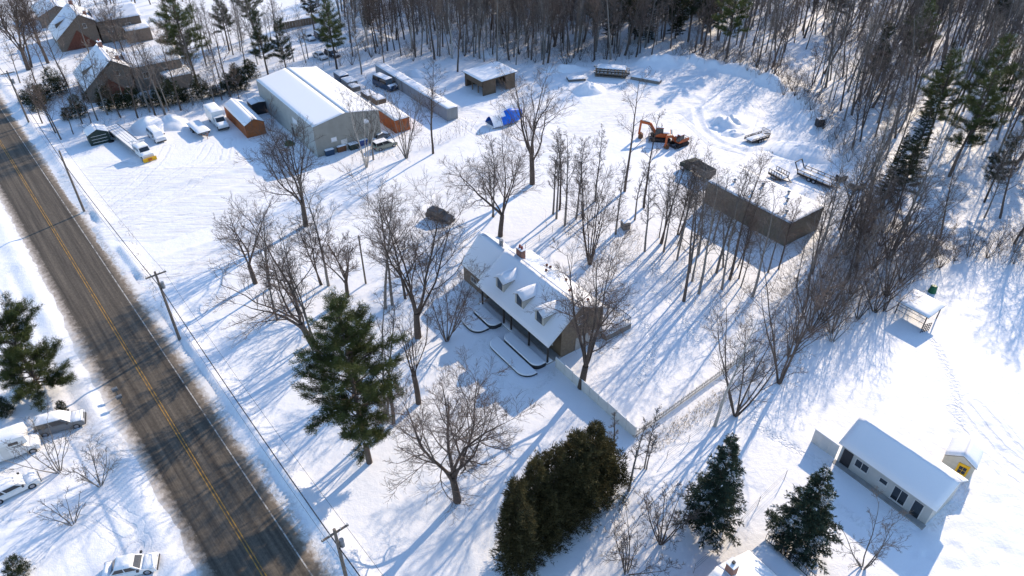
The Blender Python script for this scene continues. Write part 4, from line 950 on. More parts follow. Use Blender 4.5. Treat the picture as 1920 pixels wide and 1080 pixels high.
mb = MB(); mb.box(h - 4.2, h - 4.05, -1.15, 1.15, 1.1, 2.3); mb.box(h - 4.18, h - 4.07, -1.0, -.9, 2.3, 2.9); mb.obox((h - 4.1, .9, 2.2), (h - 4.1, -.9, 3.0), .1, .1); mb.obox((h - 4.1, -1.5, 2.9), (h - 4.1, 1.3, 2.5), .12, .12); mb.build('headboard', 'paint_white', tt_)
mb = MB(); mb.extr([(h - 3.9, .55), (h - .3, .55), (h - .3, 1.25), (h - 1.3, 1.5), (h - 1.8, 2.25), (h - 3.9, 2.3)], 'y', -1.0, 1.0); mb.build('cab', 'paint_white', tt_, bevel=.08)
mb = MB(); mb.add([(h - 1.3, -.85, 1.56), (h - 1.3, .85, 1.56), (h - 1.75, .8, 2.2), (h - 1.75, -.8, 2.2)], [(0, 1, 2, 3)]); mb.build('windscreen', 'glass', tt_)
for s_ in (-1, 1):
    for q in (0, 1):
        mb = MB(); x = h - 3.7 + 1.05 * q; mb.box(x, x + .85, s_ * 1.004 - .004, s_ * 1.004 + .004, 1.5, 2.1); mb.build('side_window', 'glass', tt_)
    for x in (-h + 1.4, -h + 2.5, h - .95): wheel(tt_, x, s_ * 1.08, .45, .3)
snow_lump(tt_, h - 3.9, h - 1.85, .98, 2.28, .18, 8); snow_lump(tt_, h - 1.25, h - .34, .95, 1.48, .16, 9, zf=1.27)
mb = MB(); mb.extr([(h - .1, .1), (h + .12, .12), (h + .02, .5), (h + .16, .85), (h - .02, .8), (h - .12, .5)], 'y', -1.2, 1.2); mb.build('plough', 'yellow', tt_)
mb = MB(); mb.box(h + .13, h + .19, -.35, .35, .28, .62); mb.build('plough_marker', 'orange', tt_)

# snow covered trailer deck
a, b = S(362, 232), S(388, 266); c = (a + b) / 2
td = thing('flat_trailer', 'low flat trailer under a slab of snow beside the box truck', 'trailer', (c.x, c.y, gh(c.x, c.y)), YAW + R(4))
mb = MB(); mb.box(-3.1, 3.1, -1.25, 1.25, 1.0, 1.15); mb.build('deck', 'timber_grey', td)
mb = MB(); mb.box(-2.9, 3.0, -1.05, -.9, .7, 1.0); mb.box(-2.9, 3.0, .9, 1.05, .7, 1.0); mb.build('frame', 'black_metal', td)
for s_ in (-1, 1):
    wheel(td, -.6, s_ * 1.2, .38); wheel(td, -1.5, s_ * 1.2, .38)
    mb = MB(); mb.obox((3.0, s_ * .8, .85), (4.3, 0, .7), .1, .1); mb.build('drawbar', 'rust', td)
mb = MB(); mb.tube((4.2, 0, -.1), (4.2, 0, 1.3), .05, n=8); mb.box(4.1, 4.3, -.25, .25, 1.2, 1.28); mb.build('jack', 'rust', td)
snow_lump(td, -3.15, 3.15, 1.28, 1.15, .28, 3)

# dirt tyre leaning by the black shed
ty = thing('loose_tyre', 'loose tyre lying in the snow beside the black shed', 'tyre', on(209, 267), 0)
mb = MB()
n, m_ = 18, 8; V = [((.42 + .14 * math.cos(2 * math.pi * j / m_)) * math.cos(2 * math.pi * i / n), (.42 + .14 * math.cos(2 * math.pi * j / m_)) * math.sin(2 * math.pi * i / n), .12 + .14 * math.sin(2 * math.pi * j / m_)) for i in range(n) for j in range(m_)]
mb.add(V, [(i * m_ + j, ((i + 1) % n) * m_ + j, ((i + 1) % n) * m_ + (j + 1) % m_, i * m_ + (j + 1) % m_) for i in range(n) for j in range(m_)]); mb.build('tread', 'rubber', ty, smooth=True)

# covered trailers and pallets behind the warehouse
def covered(u, v, l, w, h, m, label, yaw=YAW, cat='crate', name='covered_crate', snow=.2):
    p = on(u, v); t = thing(name, label, cat, p, yaw, 'things stored behind the warehouse')
    mb = MB(); mb.box(-l / 2, l / 2, -w / 2, w / 2, -.1, h); mb.build('body', m, t, bevel=.06)
    mb = MB(); mb.box(-l / 2 - .03, l / 2 + .03, -w / 2 - .03, w / 2 + .03, h * .55, h * .62); mb.build('strap', 'trim_dark', t)
    snow_lump(t, -l / 2, l / 2, w / 2, h, snow, int(u)); return t
covered(641, 150, 3.4, 2.2, 1.5, 'paint_navy', 'dark covered crate farthest back behind the warehouse')
covered(656, 161, 3.4, 2.4, 1.5, 'paint_grey', 'grey covered crate behind the warehouse, beside a lower white topped one')
covered(664, 168, 2.6, 2.0, 1.0, 'timber_grey', 'low crate with white snow top behind the warehouse')
covered(710, 193, 3.0, 2.2, 1.2, 'timber', 'snow topped wooden crate by the orange hut')
pl = thing('pallet_stack', 'stack of snowy boards beside the dark blue van', 'pallet stack', on(692, 182), YAW)
for k in range(5):
    mb = MB(); mb.box(-1.7, 1.7, -1.1, 1.1, -.05 + .22 * k, .06 + .22 * k); mb.build('board', 'timber_grey', pl)
snow_lump(pl, -1.7, 1.7, 1.1, .95, .14, 3)
for k, (u, v, m, lb) in enumerate(((640, 283, 'rust', 'rust red bin by the warehouse end wall'), (663, 279, 'dark_green', 'dark green bin right of the rust red one'), (680, 271, 'bin_blue', 'blue bin beside the sage green car'), (618, 290, 'paint_navy', 'navy bin at the left of the warehouse end wall'))):
    t = thing('waste_bin', lb, 'bin', on(u, v), YAW, 'bins along the warehouse'); mb = MB(); frustum(mb, -.55, .55, .8, -.05, -.6, .6, .9, 1.1); mb.build('body', m, t); snow_lump(t, -.6, .6, .9, 1.1, .15, k)
gd = thing('bush_pot', 'dark green tarp bundle in the warehouse shadow', 'tarp bundle', on(543, 272), 0)
mb = MB(); V = [(0, 0, .9)]
for j in range(1, 5):
    for i in range(12): a = i * math.pi / 6; q = j / 4; V.append((1.1 * q * math.cos(a) * (1 + .15 * math.sin(i * 2.7)), .8 * q * math.sin(a), .9 * (1 - q ** 2) + .1 * math.sin(i * 3 + j) * (1 - q) - (.1 if j == 4 else 0)))
mb.add(V, [(0, 1 + i, 1 + (i + 1) % 12) for i in range(12)] + [(1 + j * 12 + i, 1 + (j + 1) * 12 + i, 1 + (j + 1) * 12 + (i + 1) % 12, 1 + j * 12 + (i + 1) % 12) for j in range(3) for i in range(12)]); mb.build('sheet', 'bin_green', gd, smooth=True)

# boat under a blue tarp
a, b = S(920, 238), S(976, 222); c = (a + b) / 2
bo = thing('covered_boat', 'boat under a bright blue tarp half buried in snow', 'boat', (c.x, c.y, gh(c.x, c.y)), math.atan2(b.y - a.y, b.x - a.x))
n = 14; V = []; F = []; sec = 9
for i in range(n + 1):
    q = i / n; x = -3.4 + 6.8 * q; w = 1.25 * (1 - max(0, (q - .55) / .45) ** 2 * .85) ; top = 1.55 + .5 * math.exp(-((q - .62) / .18) ** 2)
    for j in range(sec):
        g = j / (sec - 1) * 2 - 1; V.append((x, g * w, .35 + (top - .35) * (1 - abs(g) ** 1.7) + .05 * math.sin(q * 20 + j)))
for i in range(n):
    for j in range(sec - 1): F.append((i * sec + j, (i + 1) * sec + j, (i + 1) * sec + j + 1, i * sec + j + 1))
bo.scale = (1.15, 1.3, 1.45)
mb = MB(); mb.add(V, F); mb.build('tarp', 'tarp_blue', bo, smooth=True)
mb = MB(); mb.add([(x, y, z - .03) for x, y, z in V if True][:0] or [(-3.4, -1.2, .5), (1.0, -1.2, .5), (3.3, -.2, .6), (3.3, .2, .6), (1.0, 1.2, .5), (-3.4, 1.2, .5), (-3.3, -.5, -.1), (2.2, -.3, -.1), (2.2, .3, -.1), (-3.3, .5, -.1)],
       [(0, 1, 7, 6), (1, 2, 7), (2, 3, 8, 7), (3, 4, 8), (4, 5, 9, 8), (5, 0, 6, 9), (6, 7, 8, 9)]); mb.build('hull', 'paint_white', bo)
V2 = [(x, y, z + .05 + .1 * (1 - abs(y))) for x, y, z in V if x < 0.0]
k = len(V2) // sec; mb = MB(); mb.add(V2, [(i * sec + j, (i + 1) * sec + j, (i + 1) * sec + j + 1, i * sec + j + 1) for i in range(k - 1) for j in range(0, sec - 1) if j > 1 or i < k - 3]); mb.build('snow_cover', 'snow', bo, smooth=True)

# excavators
def excavator(c, yaw, sc_, label, reach, fold):
    t = thing('excavator', label, 'excavator', (c.x, c.y, gh(c.x, c.y)), yaw, 'orange excavators'); k = sc_
    for s_ in (-1, 1):
        mb = MB(); prof = []
        for i in range(9): a = R(90 + 180 * i / 8); prof.append((-1.5 * k + .42 * k * math.cos(a), .42 * k + .42 * k * math.sin(a)))
        for i in range(9): a = R(-90 + 180 * i / 8); prof.append((1.5 * k + .42 * k * math.cos(a), .42 * k + .42 * k * math.sin(a)))
        mb.extr(prof, 'y', s_ * 1.15 * k - .25 * k, s_ * 1.15 * k + .25 * k); mb.build('track', 'rubber', t)
    mb = MB(); mb.box(-.7 * k, .7 * k, -.9 * k, .9 * k, .4 * k, .75 * k); mb.tube((0, 0, .75 * k), (0, 0, .95 * k), .7 * k, n=14); mb.build('undercarriage', 'black_metal', t)
    mb = MB(); mb.extr([(-2.0 * k, .95 * k), (1.2 * k, .95 * k), (1.2 * k, 1.3 * k), (.2 * k, 1.75 * k), (-1.6 * k, 1.8 * k), (-2.0 * k, 1.5 * k)], 'y', -1.15 * k, 1.15 * k); mb.build('house', 'orange', t, bevel=.06)
    mb = MB(); mb.box(-2.15 * k, -1.5 * k, -1.1 * k, 1.1 * k, .95 * k, 1.7 * k); mb.build('counterweight', 'paint_grey', t, bevel=.1)
    mb = MB(); frustum(mb, -.3 * k, 1.25 * k, .45 * k, 1.3 * k, -.25 * k, .95 * k, .4 * k, 2.75 * k)
    mb.v = [(x, y + .62 * k, z) for x, y, z in mb.v]; cb_ = mb.build('cab', 'glass_cab', t)
    mb = MB(); mb.box(-.35 * k, 1.0 * k, .15 * k, 1.09 * k, 2.75 * k, 2.86 * k); mb.build('cab_roof', 'orange', cb_); snow_lump(t, -.35 * k, 1.0 * k, .45 * k, 2.86 * k, .08, 1).location.y = .62 * k
    for x, y in ((-.28, .2), (-.28, 1.05), (1.2, .2), (1.2, 1.05)):
        mb = MB(); mb.obox((x * k, y * k, 1.3 * k), ((x - (.25 if x > 0 else -.05)) * k, y * k, 2.76 * k), .07 * k, .07 * k); mb.build('cab_pillar', 'black_metal', cb_)
    p0 = Vector((1.1 * k, -.25 * k, 1.35 * k)); p1 = Vector((2.2 * k, -.25 * k, (2.6 + fold) * k)); p2 = Vector(((3.6 + reach) * k, -.25 * k, (2.9 + fold) * k)); p3 = Vector(((3.8 + reach * .9) * k, -.25 * k, .75 * k))
    mb = MB(); mb.obox(p0, p1, .34 * k, .5 * k); mb.obox(p1 - (p2 - p1).normalized() * .15 * k, p2, .34 * k, .44 * k); mb.build('boom', 'orange', t)
    mb = MB(); mb.obox(p2 + (p2 - p3).normalized() * .35 * k, p3, .3 * k, .4 * k); mb.build('stick', 'orange', t)
    mb = MB(); mb.tube(p0 + Vector((.3 * k, 0, -.1 * k)), p1 + (p2 - p1) * .35, .09 * k, n=8); mb.tube(p1 + Vector((.1 * k, 0, .3 * k)), p2 + Vector((0, 0, .35 * k)), .08 * k, n=8); mb.build('hydraulic_ram', 'grey_metal', t)
    mb = MB(); prof = [(p3.x - .15 * k, p3.z + .15 * k)]
    for i in range(7): a = R(100 + 160 * i / 6); prof.append((p3.x - .2 * k + .65 * k * math.cos(a), p3.z - .25 * k + .55 * k * math.sin(a)))
    prof.append((p3.x + .1 * k, p3.z - .55 * k)); mb.extr(prof, 'y', -.25 * k - .5 * k, -.25 * k + .5 * k); mb.build('bucket', 'rust', t)
    mb = MB(); mb.box(2.1 * k, 2.25 * k, -1.3 * k, 1.3 * k, .02 * k, .55 * k); mb.obox((1.2 * k, -.5 * k, .5 * k), (2.15 * k, -.5 * k, .3 * k), .12 * k, .12 * k); mb.obox((1.2 * k, .5 * k, .5 * k), (2.15 * k, .5 * k, .3 * k), .12 * k, .12 * k); mb.build('blade', 'black_metal', t)
    snow_lump(t, -1.6 * k, .2 * k, 1.05 * k, 1.8 * k, .12, 2)
a, b = S(1240, 264), S(1205, 262)
excavator(S(1238, 262), math.atan2(b.y - a.y, b.x - a.x), 1.0, 'larger orange excavator with its arm raised to the left', .4, .4)
a, b = S(1275, 276), S(1245, 287)
excavator(S(1272, 272), math.atan2(b.y - a.y, b.x - a.x) , .85, 'smaller orange excavator with its bucket resting in front', .2, .0)

# dark tipper truck behind the store
a, b = S(1288, 318), S(1328, 340); c = (a + b) / 2
dt = thing('tipper_truck', 'dark olive tipper truck at the left end of the store', 'truck', (c.x, c.y, gh(c.x, c.y)), math.atan2(a.y - b.y, a.x - b.x))
mb = MB(); mb.box(-2.9, .9, -1.15, -1.05, 1.0, 2.1); mb.box(-2.9, .9, 1.05, 1.15, 1.0, 2.1); mb.box(-3.0, -2.9, -1.15, 1.15, 1.0, 2.1); mb.box(.9, 1.0, -1.15, 1.15, 1.0, 2.4); mb.box(-2.9, .9, -1.05, 1.05, 1.0, 1.1); mb.build('tipper_body', 'timber_grey', dt)
mb = MB(); mb.extr([(1.1, .55), (3.6, .55), (3.6, 1.3), (2.5, 1.5), (2.1, 2.3), (1.1, 2.35)], 'y', -1.05, 1.05); mb.build('cab', 'dark_green', dt, bevel=.08)
mb = MB(); mb.add([(2.52, -.9, 1.55), (2.52, .9, 1.55), (2.17, .85, 2.22), (2.17, -.85, 2.22)], [(0, 1, 2, 3)]); mb.build('windscreen', 'glass', dt)
for s_ in (-1, 1):
    for x in (-2.0, 2.8): wheel(dt, x, s_ * 1.08, .48, .3)
    mb = MB(); mb.box(1.3, 2.1, s_ * 1.055 - .004, s_ * 1.055 + .004, 1.5, 2.15); mb.build('side_window', 'glass', dt)
mb = MB(); mb.box(-2.9, 3.3, -.45, .45, .5, 1.0); mb.build('chassis', 'black_metal', dt)

# trailers in the back yard
def frame_trailer(a, b, w, label, m='black_metal', rails=True, snow=.1, side=.55, name='yard_trailer', group='trailers in the back yard'):
    c = (a + b) / 2; L_ = (b - a).length; h = L_ / 2
    t = thing(name, label, 'trailer', (c.x, c.y, gh(c.x, c.y)), math.atan2(b.y - a.y, b.x - a.x), group)
    mb = MB(); mb.box(-h, h, -w, w, .55, .68); mb.build('deck', 'timber', t)
    for s_ in (-1, 1):
        mb = MB(); mb.box(-h, h, s_ * w - .07, s_ * w + .07, .4, .8); mb.build('side_beam', m, t)
        if rails:
            mb = MB(); mb.box(-h, h, s_ * w - .04, s_ * w + .04, .8 + side - .1, .8 + side)
            for i in range(6): x = -h + .05 + (L_ - .1) * i / 5; mb.box(x - .04, x + .04, s_ * w - .045, s_ * w + .045, .8, .8 + side - .1)
            mb.build('side_rail', m, t)
        wheel(t, -.2 * h, s_ * (w + .28), .38); wheel(t, .1 * h, s_ * (w + .28), .38)
        mb = MB(); mb.obox((h, s_ * w * .8, .55), (h + 1.5, 0, .5), .12, .14); mb.build('drawbar', m, t)
    if snow: snow_lump(t, -h, h, w - .08, .68, snow, 5)
    return t, h
t_, h_ = frame_trailer(S(1500, 327), S(1560, 352), 1.2, 'long black framed trailer with raised ends beyond the store', snow=.22)
mb = MB()
for y in (-1.0, 1.0): mb.obox((-h_, y, .8), (-h_ - .9, y, 2.3), .14, .14)
mb.obox((-h_ - .9, -1.1, 2.3), (-h_ - .9, 1.1, 2.3), .14, .14); mb.build('ramp', 'black_metal', t_)
frame_trailer(S(1446, 328), S(1470, 341), .9, 'short dark trailer left of the long black one', side=.7, snow=.15)
t_, h_ = frame_trailer(S(1402, 268), S(1434, 258), 1.0, 'low snow covered utility trailer with an upright mesh tailgate', side=.3, snow=.16)
mb = MB()
for i in range(8): mb.box(h_ - .03, h_ + .03, -1 + .28 * i, -.96 + .28 * i, .6, 1.9)
for z in (.65, 1.25, 1.85): mb.box(h_ - .025, h_ + .025, -1, 1, z, z + .05)
mb.build('tailgate', 'black_metal', t_)
covered(1576, 338, 1.6, 1.2, 1.1, 'black_metal', 'dark machine beside the drawbar of the long trailer', .4, 'machine', 'yard_machine', .06)
covered(1607, 352, 2.6, 1.5, 1.0, 'timber_grey', 'grey box trailer at the right end of the trailer row', .5, 'box', 'yard_box', .12)
covered(1535, 238, 1.4, 1.2, 1.5, 'black_metal', 'dark drum shaped machine at the yard edge by the thicket', .2, 'machine', 'yard_machine', .05)
covered(1172, 428, 1.2, 1.2, 1.3, 'timber_grey', 'grey wooden hutch among the slender trees', .3, 'hutch', 'wooden_hutch', .05)

# stacked firewood and boards at the yard's far edge
lw = thing('log_stack', 'stack of snow dusted logs at the far yard edge', 'log stack', on(1146, 142), R(-12))
rnd = random.Random(4)
for k in range(6):
    cross = k % 2
    for i in range(5 if not cross else 9):
        rl = rnd.uniform(.12, .19); z = .1 + .33 * k + rnd.uniform(-.03, .03)
        if not cross:
            y = -1.4 + .68 * i + rnd.uniform(-.12, .12); l0, l1 = -3.5 - rnd.uniform(0, .9), 3.3 + rnd.uniform(0, .9); mb = MB(); mb.tube((l0, y, z), (l1, y + rnd.uniform(-.25, .25), z + rnd.uniform(-.06, .06)), rl, rl * .85, 7); mb.build('log', 'timber_grey', lw)
            if rnd.random() < .8: mb = MB(); mb.obox((l0 + .1, y, z + rl + .03), (l1 - .1, y, z + rl + .03), rl * 1.3, .07); mb.build('log_snow', 'snow', lw)
        else:
            x = -3.3 + .82 * i + rnd.uniform(-.15, .15); mb = MB(); mb.tube((x, -1.7 - rnd.uniform(0, .4), z), (x + rnd.uniform(-.3, .3), 1.6, z), rl, rl * .85, 7); mb.build('log', 'timber', lw)
snow_lump(lw, -3.3, 3.3, 1.4, 1.98, .22, 7)
bb = thing('beam_stack', 'low row of beams under snow right of the log stack', 'beam stack', on(1211, 152), R(-28))
for k in range(3):
    mb = MB(); mb.box(-3.4, 3.4, -.9 + .6 * k, -.4 + .6 * k, -.1, .7); mb.build('beam', 'timber_grey', bb)
snow_lump(bb, -3.4, 3.4, .9, .7, .25, 7)
fl = thing('frame_stack', 'flat stack of frames half under snow near the log stack', 'frame stack', on(1080, 150), R(10))
for k in range(3):
    mb = MB(); mb.box(-2, 2, -1.1, -1.0, .05 + .2 * k, .15 + .2 * k); mb.box(-2, 2, 1.0, 1.1, .05 + .2 * k, .15 + .2 * k); mb.box(-2, -1.9, -1, 1, .05 + .2 * k, .15 + .2 * k); mb.box(1.9, 2, -1, 1, .05 + .2 * k, .15 + .2 * k); mb.build('frame', 'timber_grey', fl)
snow_lump(fl, -2, 2, 1.1, .56, .12, 7)
hd = thing('board_fence', 'dark board fence behind the top parking place', 'fence', on(555, 52), R(35))
for k in range(16):
    mb = MB(); mb.box(-6 + .75 * k, -5.3 + .75 * k, -.04, .04, -.2, 1.8); mb.build('board', 'timber', hd)

# utility poles and wires
def pole(t_, s_, h, label, arm=True, lean=(0, 0)):
    x, y = road_xy(t_, s_); z = gh(x, y); p = thing('utility_pole', label, 'utility pole', (x, y, z), RYAW, 'utility poles along the road')
    mb = MB(); mb.tube((0, 0, -.4), (lean[0], lean[1], h), .19, .13, 10); mb.build('pole_shaft', 'pole_wood', p)
    if arm:
        mb = MB(); mb.box(-.07, .07, -1.2, 1.2, h - .55, h - .4); mb.build('cross_arm', 'pole_wood', p)
        for q in (-1.1, -.5, .5, 1.1):
            mb = MB(); mb.tube((0, q, h - .4), (0, q, h - .15), .05, .035, 8); mb.build('insulator', 'white_board', p)
    else:
        mb = MB(); mb.tube((0, 0, h), (0, 0, h + .25), .05, .04, 8); mb.build('insulator', 'white_board', p)
    mb = MB(); mb.tube((.0, .35, h - 2.6), (.0, .35, h - 1.7), .2, .2, 12); mb.box(-.05, .05, .13, .3, h - 2.3, h - 2.0); mb.build('transformer', 'grey_metal', p) if arm else None
    return Vector((x, y, z + h))
P0 = pole(6.3, -108, 10.5, 'utility pole farthest up the road at the left edge')
P1 = pole(6.2, -66, 10.4, 'utility pole by the hedge below the brick houses')
P2 = pole(5.2, -22.4, 10.8, 'utility pole beside the snowy lot entrance', arm=False)
P3 = pole(5.8, 19.0, 10.6, 'utility pole at the drive mouth with a cross arm')
P4 = pole(4.9, 64.0, 10.6, 'utility pole at the bottom edge beside the road')
x, y = road_xy(5.5, 108); P5 = Vector((x, y, 10.6))
def wire(a, b, sag, r, label, group='wires along the road', n=14):
    mb = MB(); pts = []
    for i in range(n + 1):
        q = i / n; p = a.lerp(b, q); p.z -= sag * 4 * q * (1 - q); pts.append(p)
    o = Vector(a)
    for i in range(n): mb.tube(pts[i] - o, pts[i + 1] - o, r, n=5, caps=False)
    w = mb.build('power_wire', 'wire', None); w.location = o; return tag(w, label, 'wire', group)
names = ['far upper', 'upper', 'middle', 'lower', 'lowest']
PP = [P0, P1, P2, P3, P4, P5]
for i in range(5):
    a, b = PP[i], PP[i + 1]
    wire(a - Vector((0, 0, 2.4)), b - Vector((0, 0, 2.4)), .6, .05, f'thick black cable along the road, {names[i]} span')
    for q in (-.9, .9):
        off = Vector((RN[0], RN[1], 0)) * q
        wire(a + off - Vector((0, 0, .1)), b + off - Vector((0, 0, .1)), .9, .014, f'thin power wires along the road, {names[i]} span')
GP = thing('service_pole', 'bare service pole standing between the driveway trees', 'utility pole', on(686, 532), 0)
mb = MB(); mb.tube((0, 0, -.3), (0, 0, 8.0), .14, .1, 8); mb.build('pole_shaft', 'pole_wood', GP); mb = MB(); mb.box(-.25, .25, -.05, .05, 7.6, 7.7); mb.build('bracket', 'grey_metal', GP)
gp = S(686, 532); gp.z = 8.0
wire(P3 - Vector((0, 0, 1)), gp, .8, .014, 'service wire from the roadside pole to the bare service pole', 'service wires')
wire(gp, place(930, 500, 5.0) + Vector((0, 0, 4.6)), .5, .014, 'service wire from the bare service pole to the cottage', 'service wires')
x, y = road_xy(-7.5, -2); wp_ = Vector((x, y, 7.5))

# mailboxes by the left verge
for k, (u, v) in enumerate(((221, 743), (229, 757))):
    mbx = thing('mailbox', ('dark mailbox on a post beside the road, upper of two', 'dark mailbox on a post beside the road, lower of two')[k], 'mailbox', on(u, v), RYAW, 'roadside mailboxes')
    mb = MB(); mb.box(-.05, .05, -.05, .05, -.3, 1.0); mb.build('post', 'timber_grey', mbx); mb = MB(); mb.box(-.2, .2, -.32, .32, 1.0, 1.35); mb.build('box', 'paint_grey', mbx, bevel=.06)

# ------------------------------------------------------------------ trees
def _unit(x, y, z):
    l = math.sqrt(x * x + y * y + z * z) or 1.0; return x / l, y / l, z / l
def _tilt(d, ang, az):
    """direction at angle ang from d, turned az about it"""
    x, y, z = d
    if abs(z) < 0.9: ux, uy, uz = _unit(y, -x, 0.0)
    else: ux, uy, uz = _unit(0.0, z, -y)
    vx, vy, vz = y * uz - z * uy, z * ux - x * uz, x * uy - y * ux
    c, s_ = math.cos(ang), math.sin(ang); ca, sa = math.cos(az), math.sin(az)
    return _unit(x * c + s_ * (ux * ca + vx * sa), y * c + s_ * (uy * ca + vy * sa), z * c + s_ * (uz * ca + vz * sa))
class Wood:
    def __init__(s, seed): s.r = random.Random(seed); s.out = []
    def limb(s, p, d, L, r0, r1, n, wob, up, lvl):
        g = s.r.gauss; pts = [p]; st = L / n
        for i in range(n):
            d = _unit(d[0] + g(0, wob), d[1] + g(0, wob), d[2] + g(0, wob) + up)
            p = (p[0] + d[0] * st, p[1] + d[1] * st, p[2] + d[2] * st); pts.append(p)
        rad = [r0 + (r1 - r0) * (i / n) ** 0.9 for i in range(n + 1)]
        s.out.append((pts, rad, lvl)); return pts, rad
    def kids(s, pts, rad, L, lvl, cfg):
        if lvl > cfg['max']: return
        c = cfg[lvl]; n = max(1, int(round(c['n'] * s.r.uniform(.8, 1.2) * (cfg.get('dens', 1) if lvl in (1, 3) else 1)))); az = s.r.uniform(0, 6.28); m_ = len(pts) - 1
        for k in range(n):
            t = c['t0'] + (1 - c['t0']) * (k + s.r.random()) / n; t = min(t, .995); i = min(int(t * m_), m_ - 1); f = t * m_ - i
            a, b = pts[i], pts[i + 1]; p = tuple(a[q] + (b[q] - a[q]) * f for q in range(3)); d = _unit(b[0] - a[0], b[1] - a[1], b[2] - a[2])
            az += 2.4 + s.r.uniform(-.5, .5)
            dd = _tilt(d, c['ang'] * s.r.uniform(.7, 1.3), az)
            if dd[2] < c.get('minz', -.3): dd = _unit(dd[0], dd[1], abs(dd[2]) * .3)
            l = L * c['len'] * (1 - c.get('fall', .45) * t) * s.r.uniform(.65, 1.2)
            rb = max(c['rmin'], min(rad[i] * .6, c['rmax'] * (1.15 - .6 * t)))
            q, rr = s.limb(p, dd, l, rb, max(c['rmin'] * .55, rb * .35), c['seg'], c.get('wob', .12), c.get('up', .05), lvl)
            s.kids(q, rr, l, lvl + 1, cfg)
def tubes(branches, min_r=0.0):
    bk = {}
    for pts, rad, lvl in branches:
        sides = 8 if (lvl == 0 and rad[0] > .12) else (5 if rad[0] > .05 else 3)
        bk.setdefault((len(pts), sides), []).append((pts, rad))
    V = []; Q = []; base = 0
    for (n, k), lst in bk.items():
        P = np.array([p for p, _ in lst]); Rr = np.maximum(np.array([r_ for _, r_ in lst]), min_r); B = len(lst)
        T = P[:, -1] - P[:, 0]; T /= np.linalg.norm(T, axis=1, keepdims=True) + 1e-9
        ref = np.where(np.abs(T[:, 2:3]) > .8, np.array([[1., 0, 0]]), np.array([[0, 0, 1.]])); U = np.cross(T, ref); U /= np.linalg.norm(U, axis=1, keepdims=True); W = np.cross(T, U)
        a = np.arange(k) * 2 * np.pi / k
        ring = U[:, None, :] * np.cos(a)[None, :, None] + W[:, None, :] * np.sin(a)[None, :, None]
        X = P[:, :, None, :] + ring[:, None, :, :] * Rr[:, :, None, None]
        idx = (np.arange(B * n * k) + base).reshape(B, n, k)
        q = np.stack([idx[:, :-1, :], np.roll(idx, -1, 2)[:, :-1, :], np.roll(idx, -1, 2)[:, 1:, :], idx[:, 1:, :]], -1).reshape(-1, 4)
        V.append(X.reshape(-1, 3)); Q.append(q); base += B * n * k
    return np.concatenate(V), np.concatenate(Q)
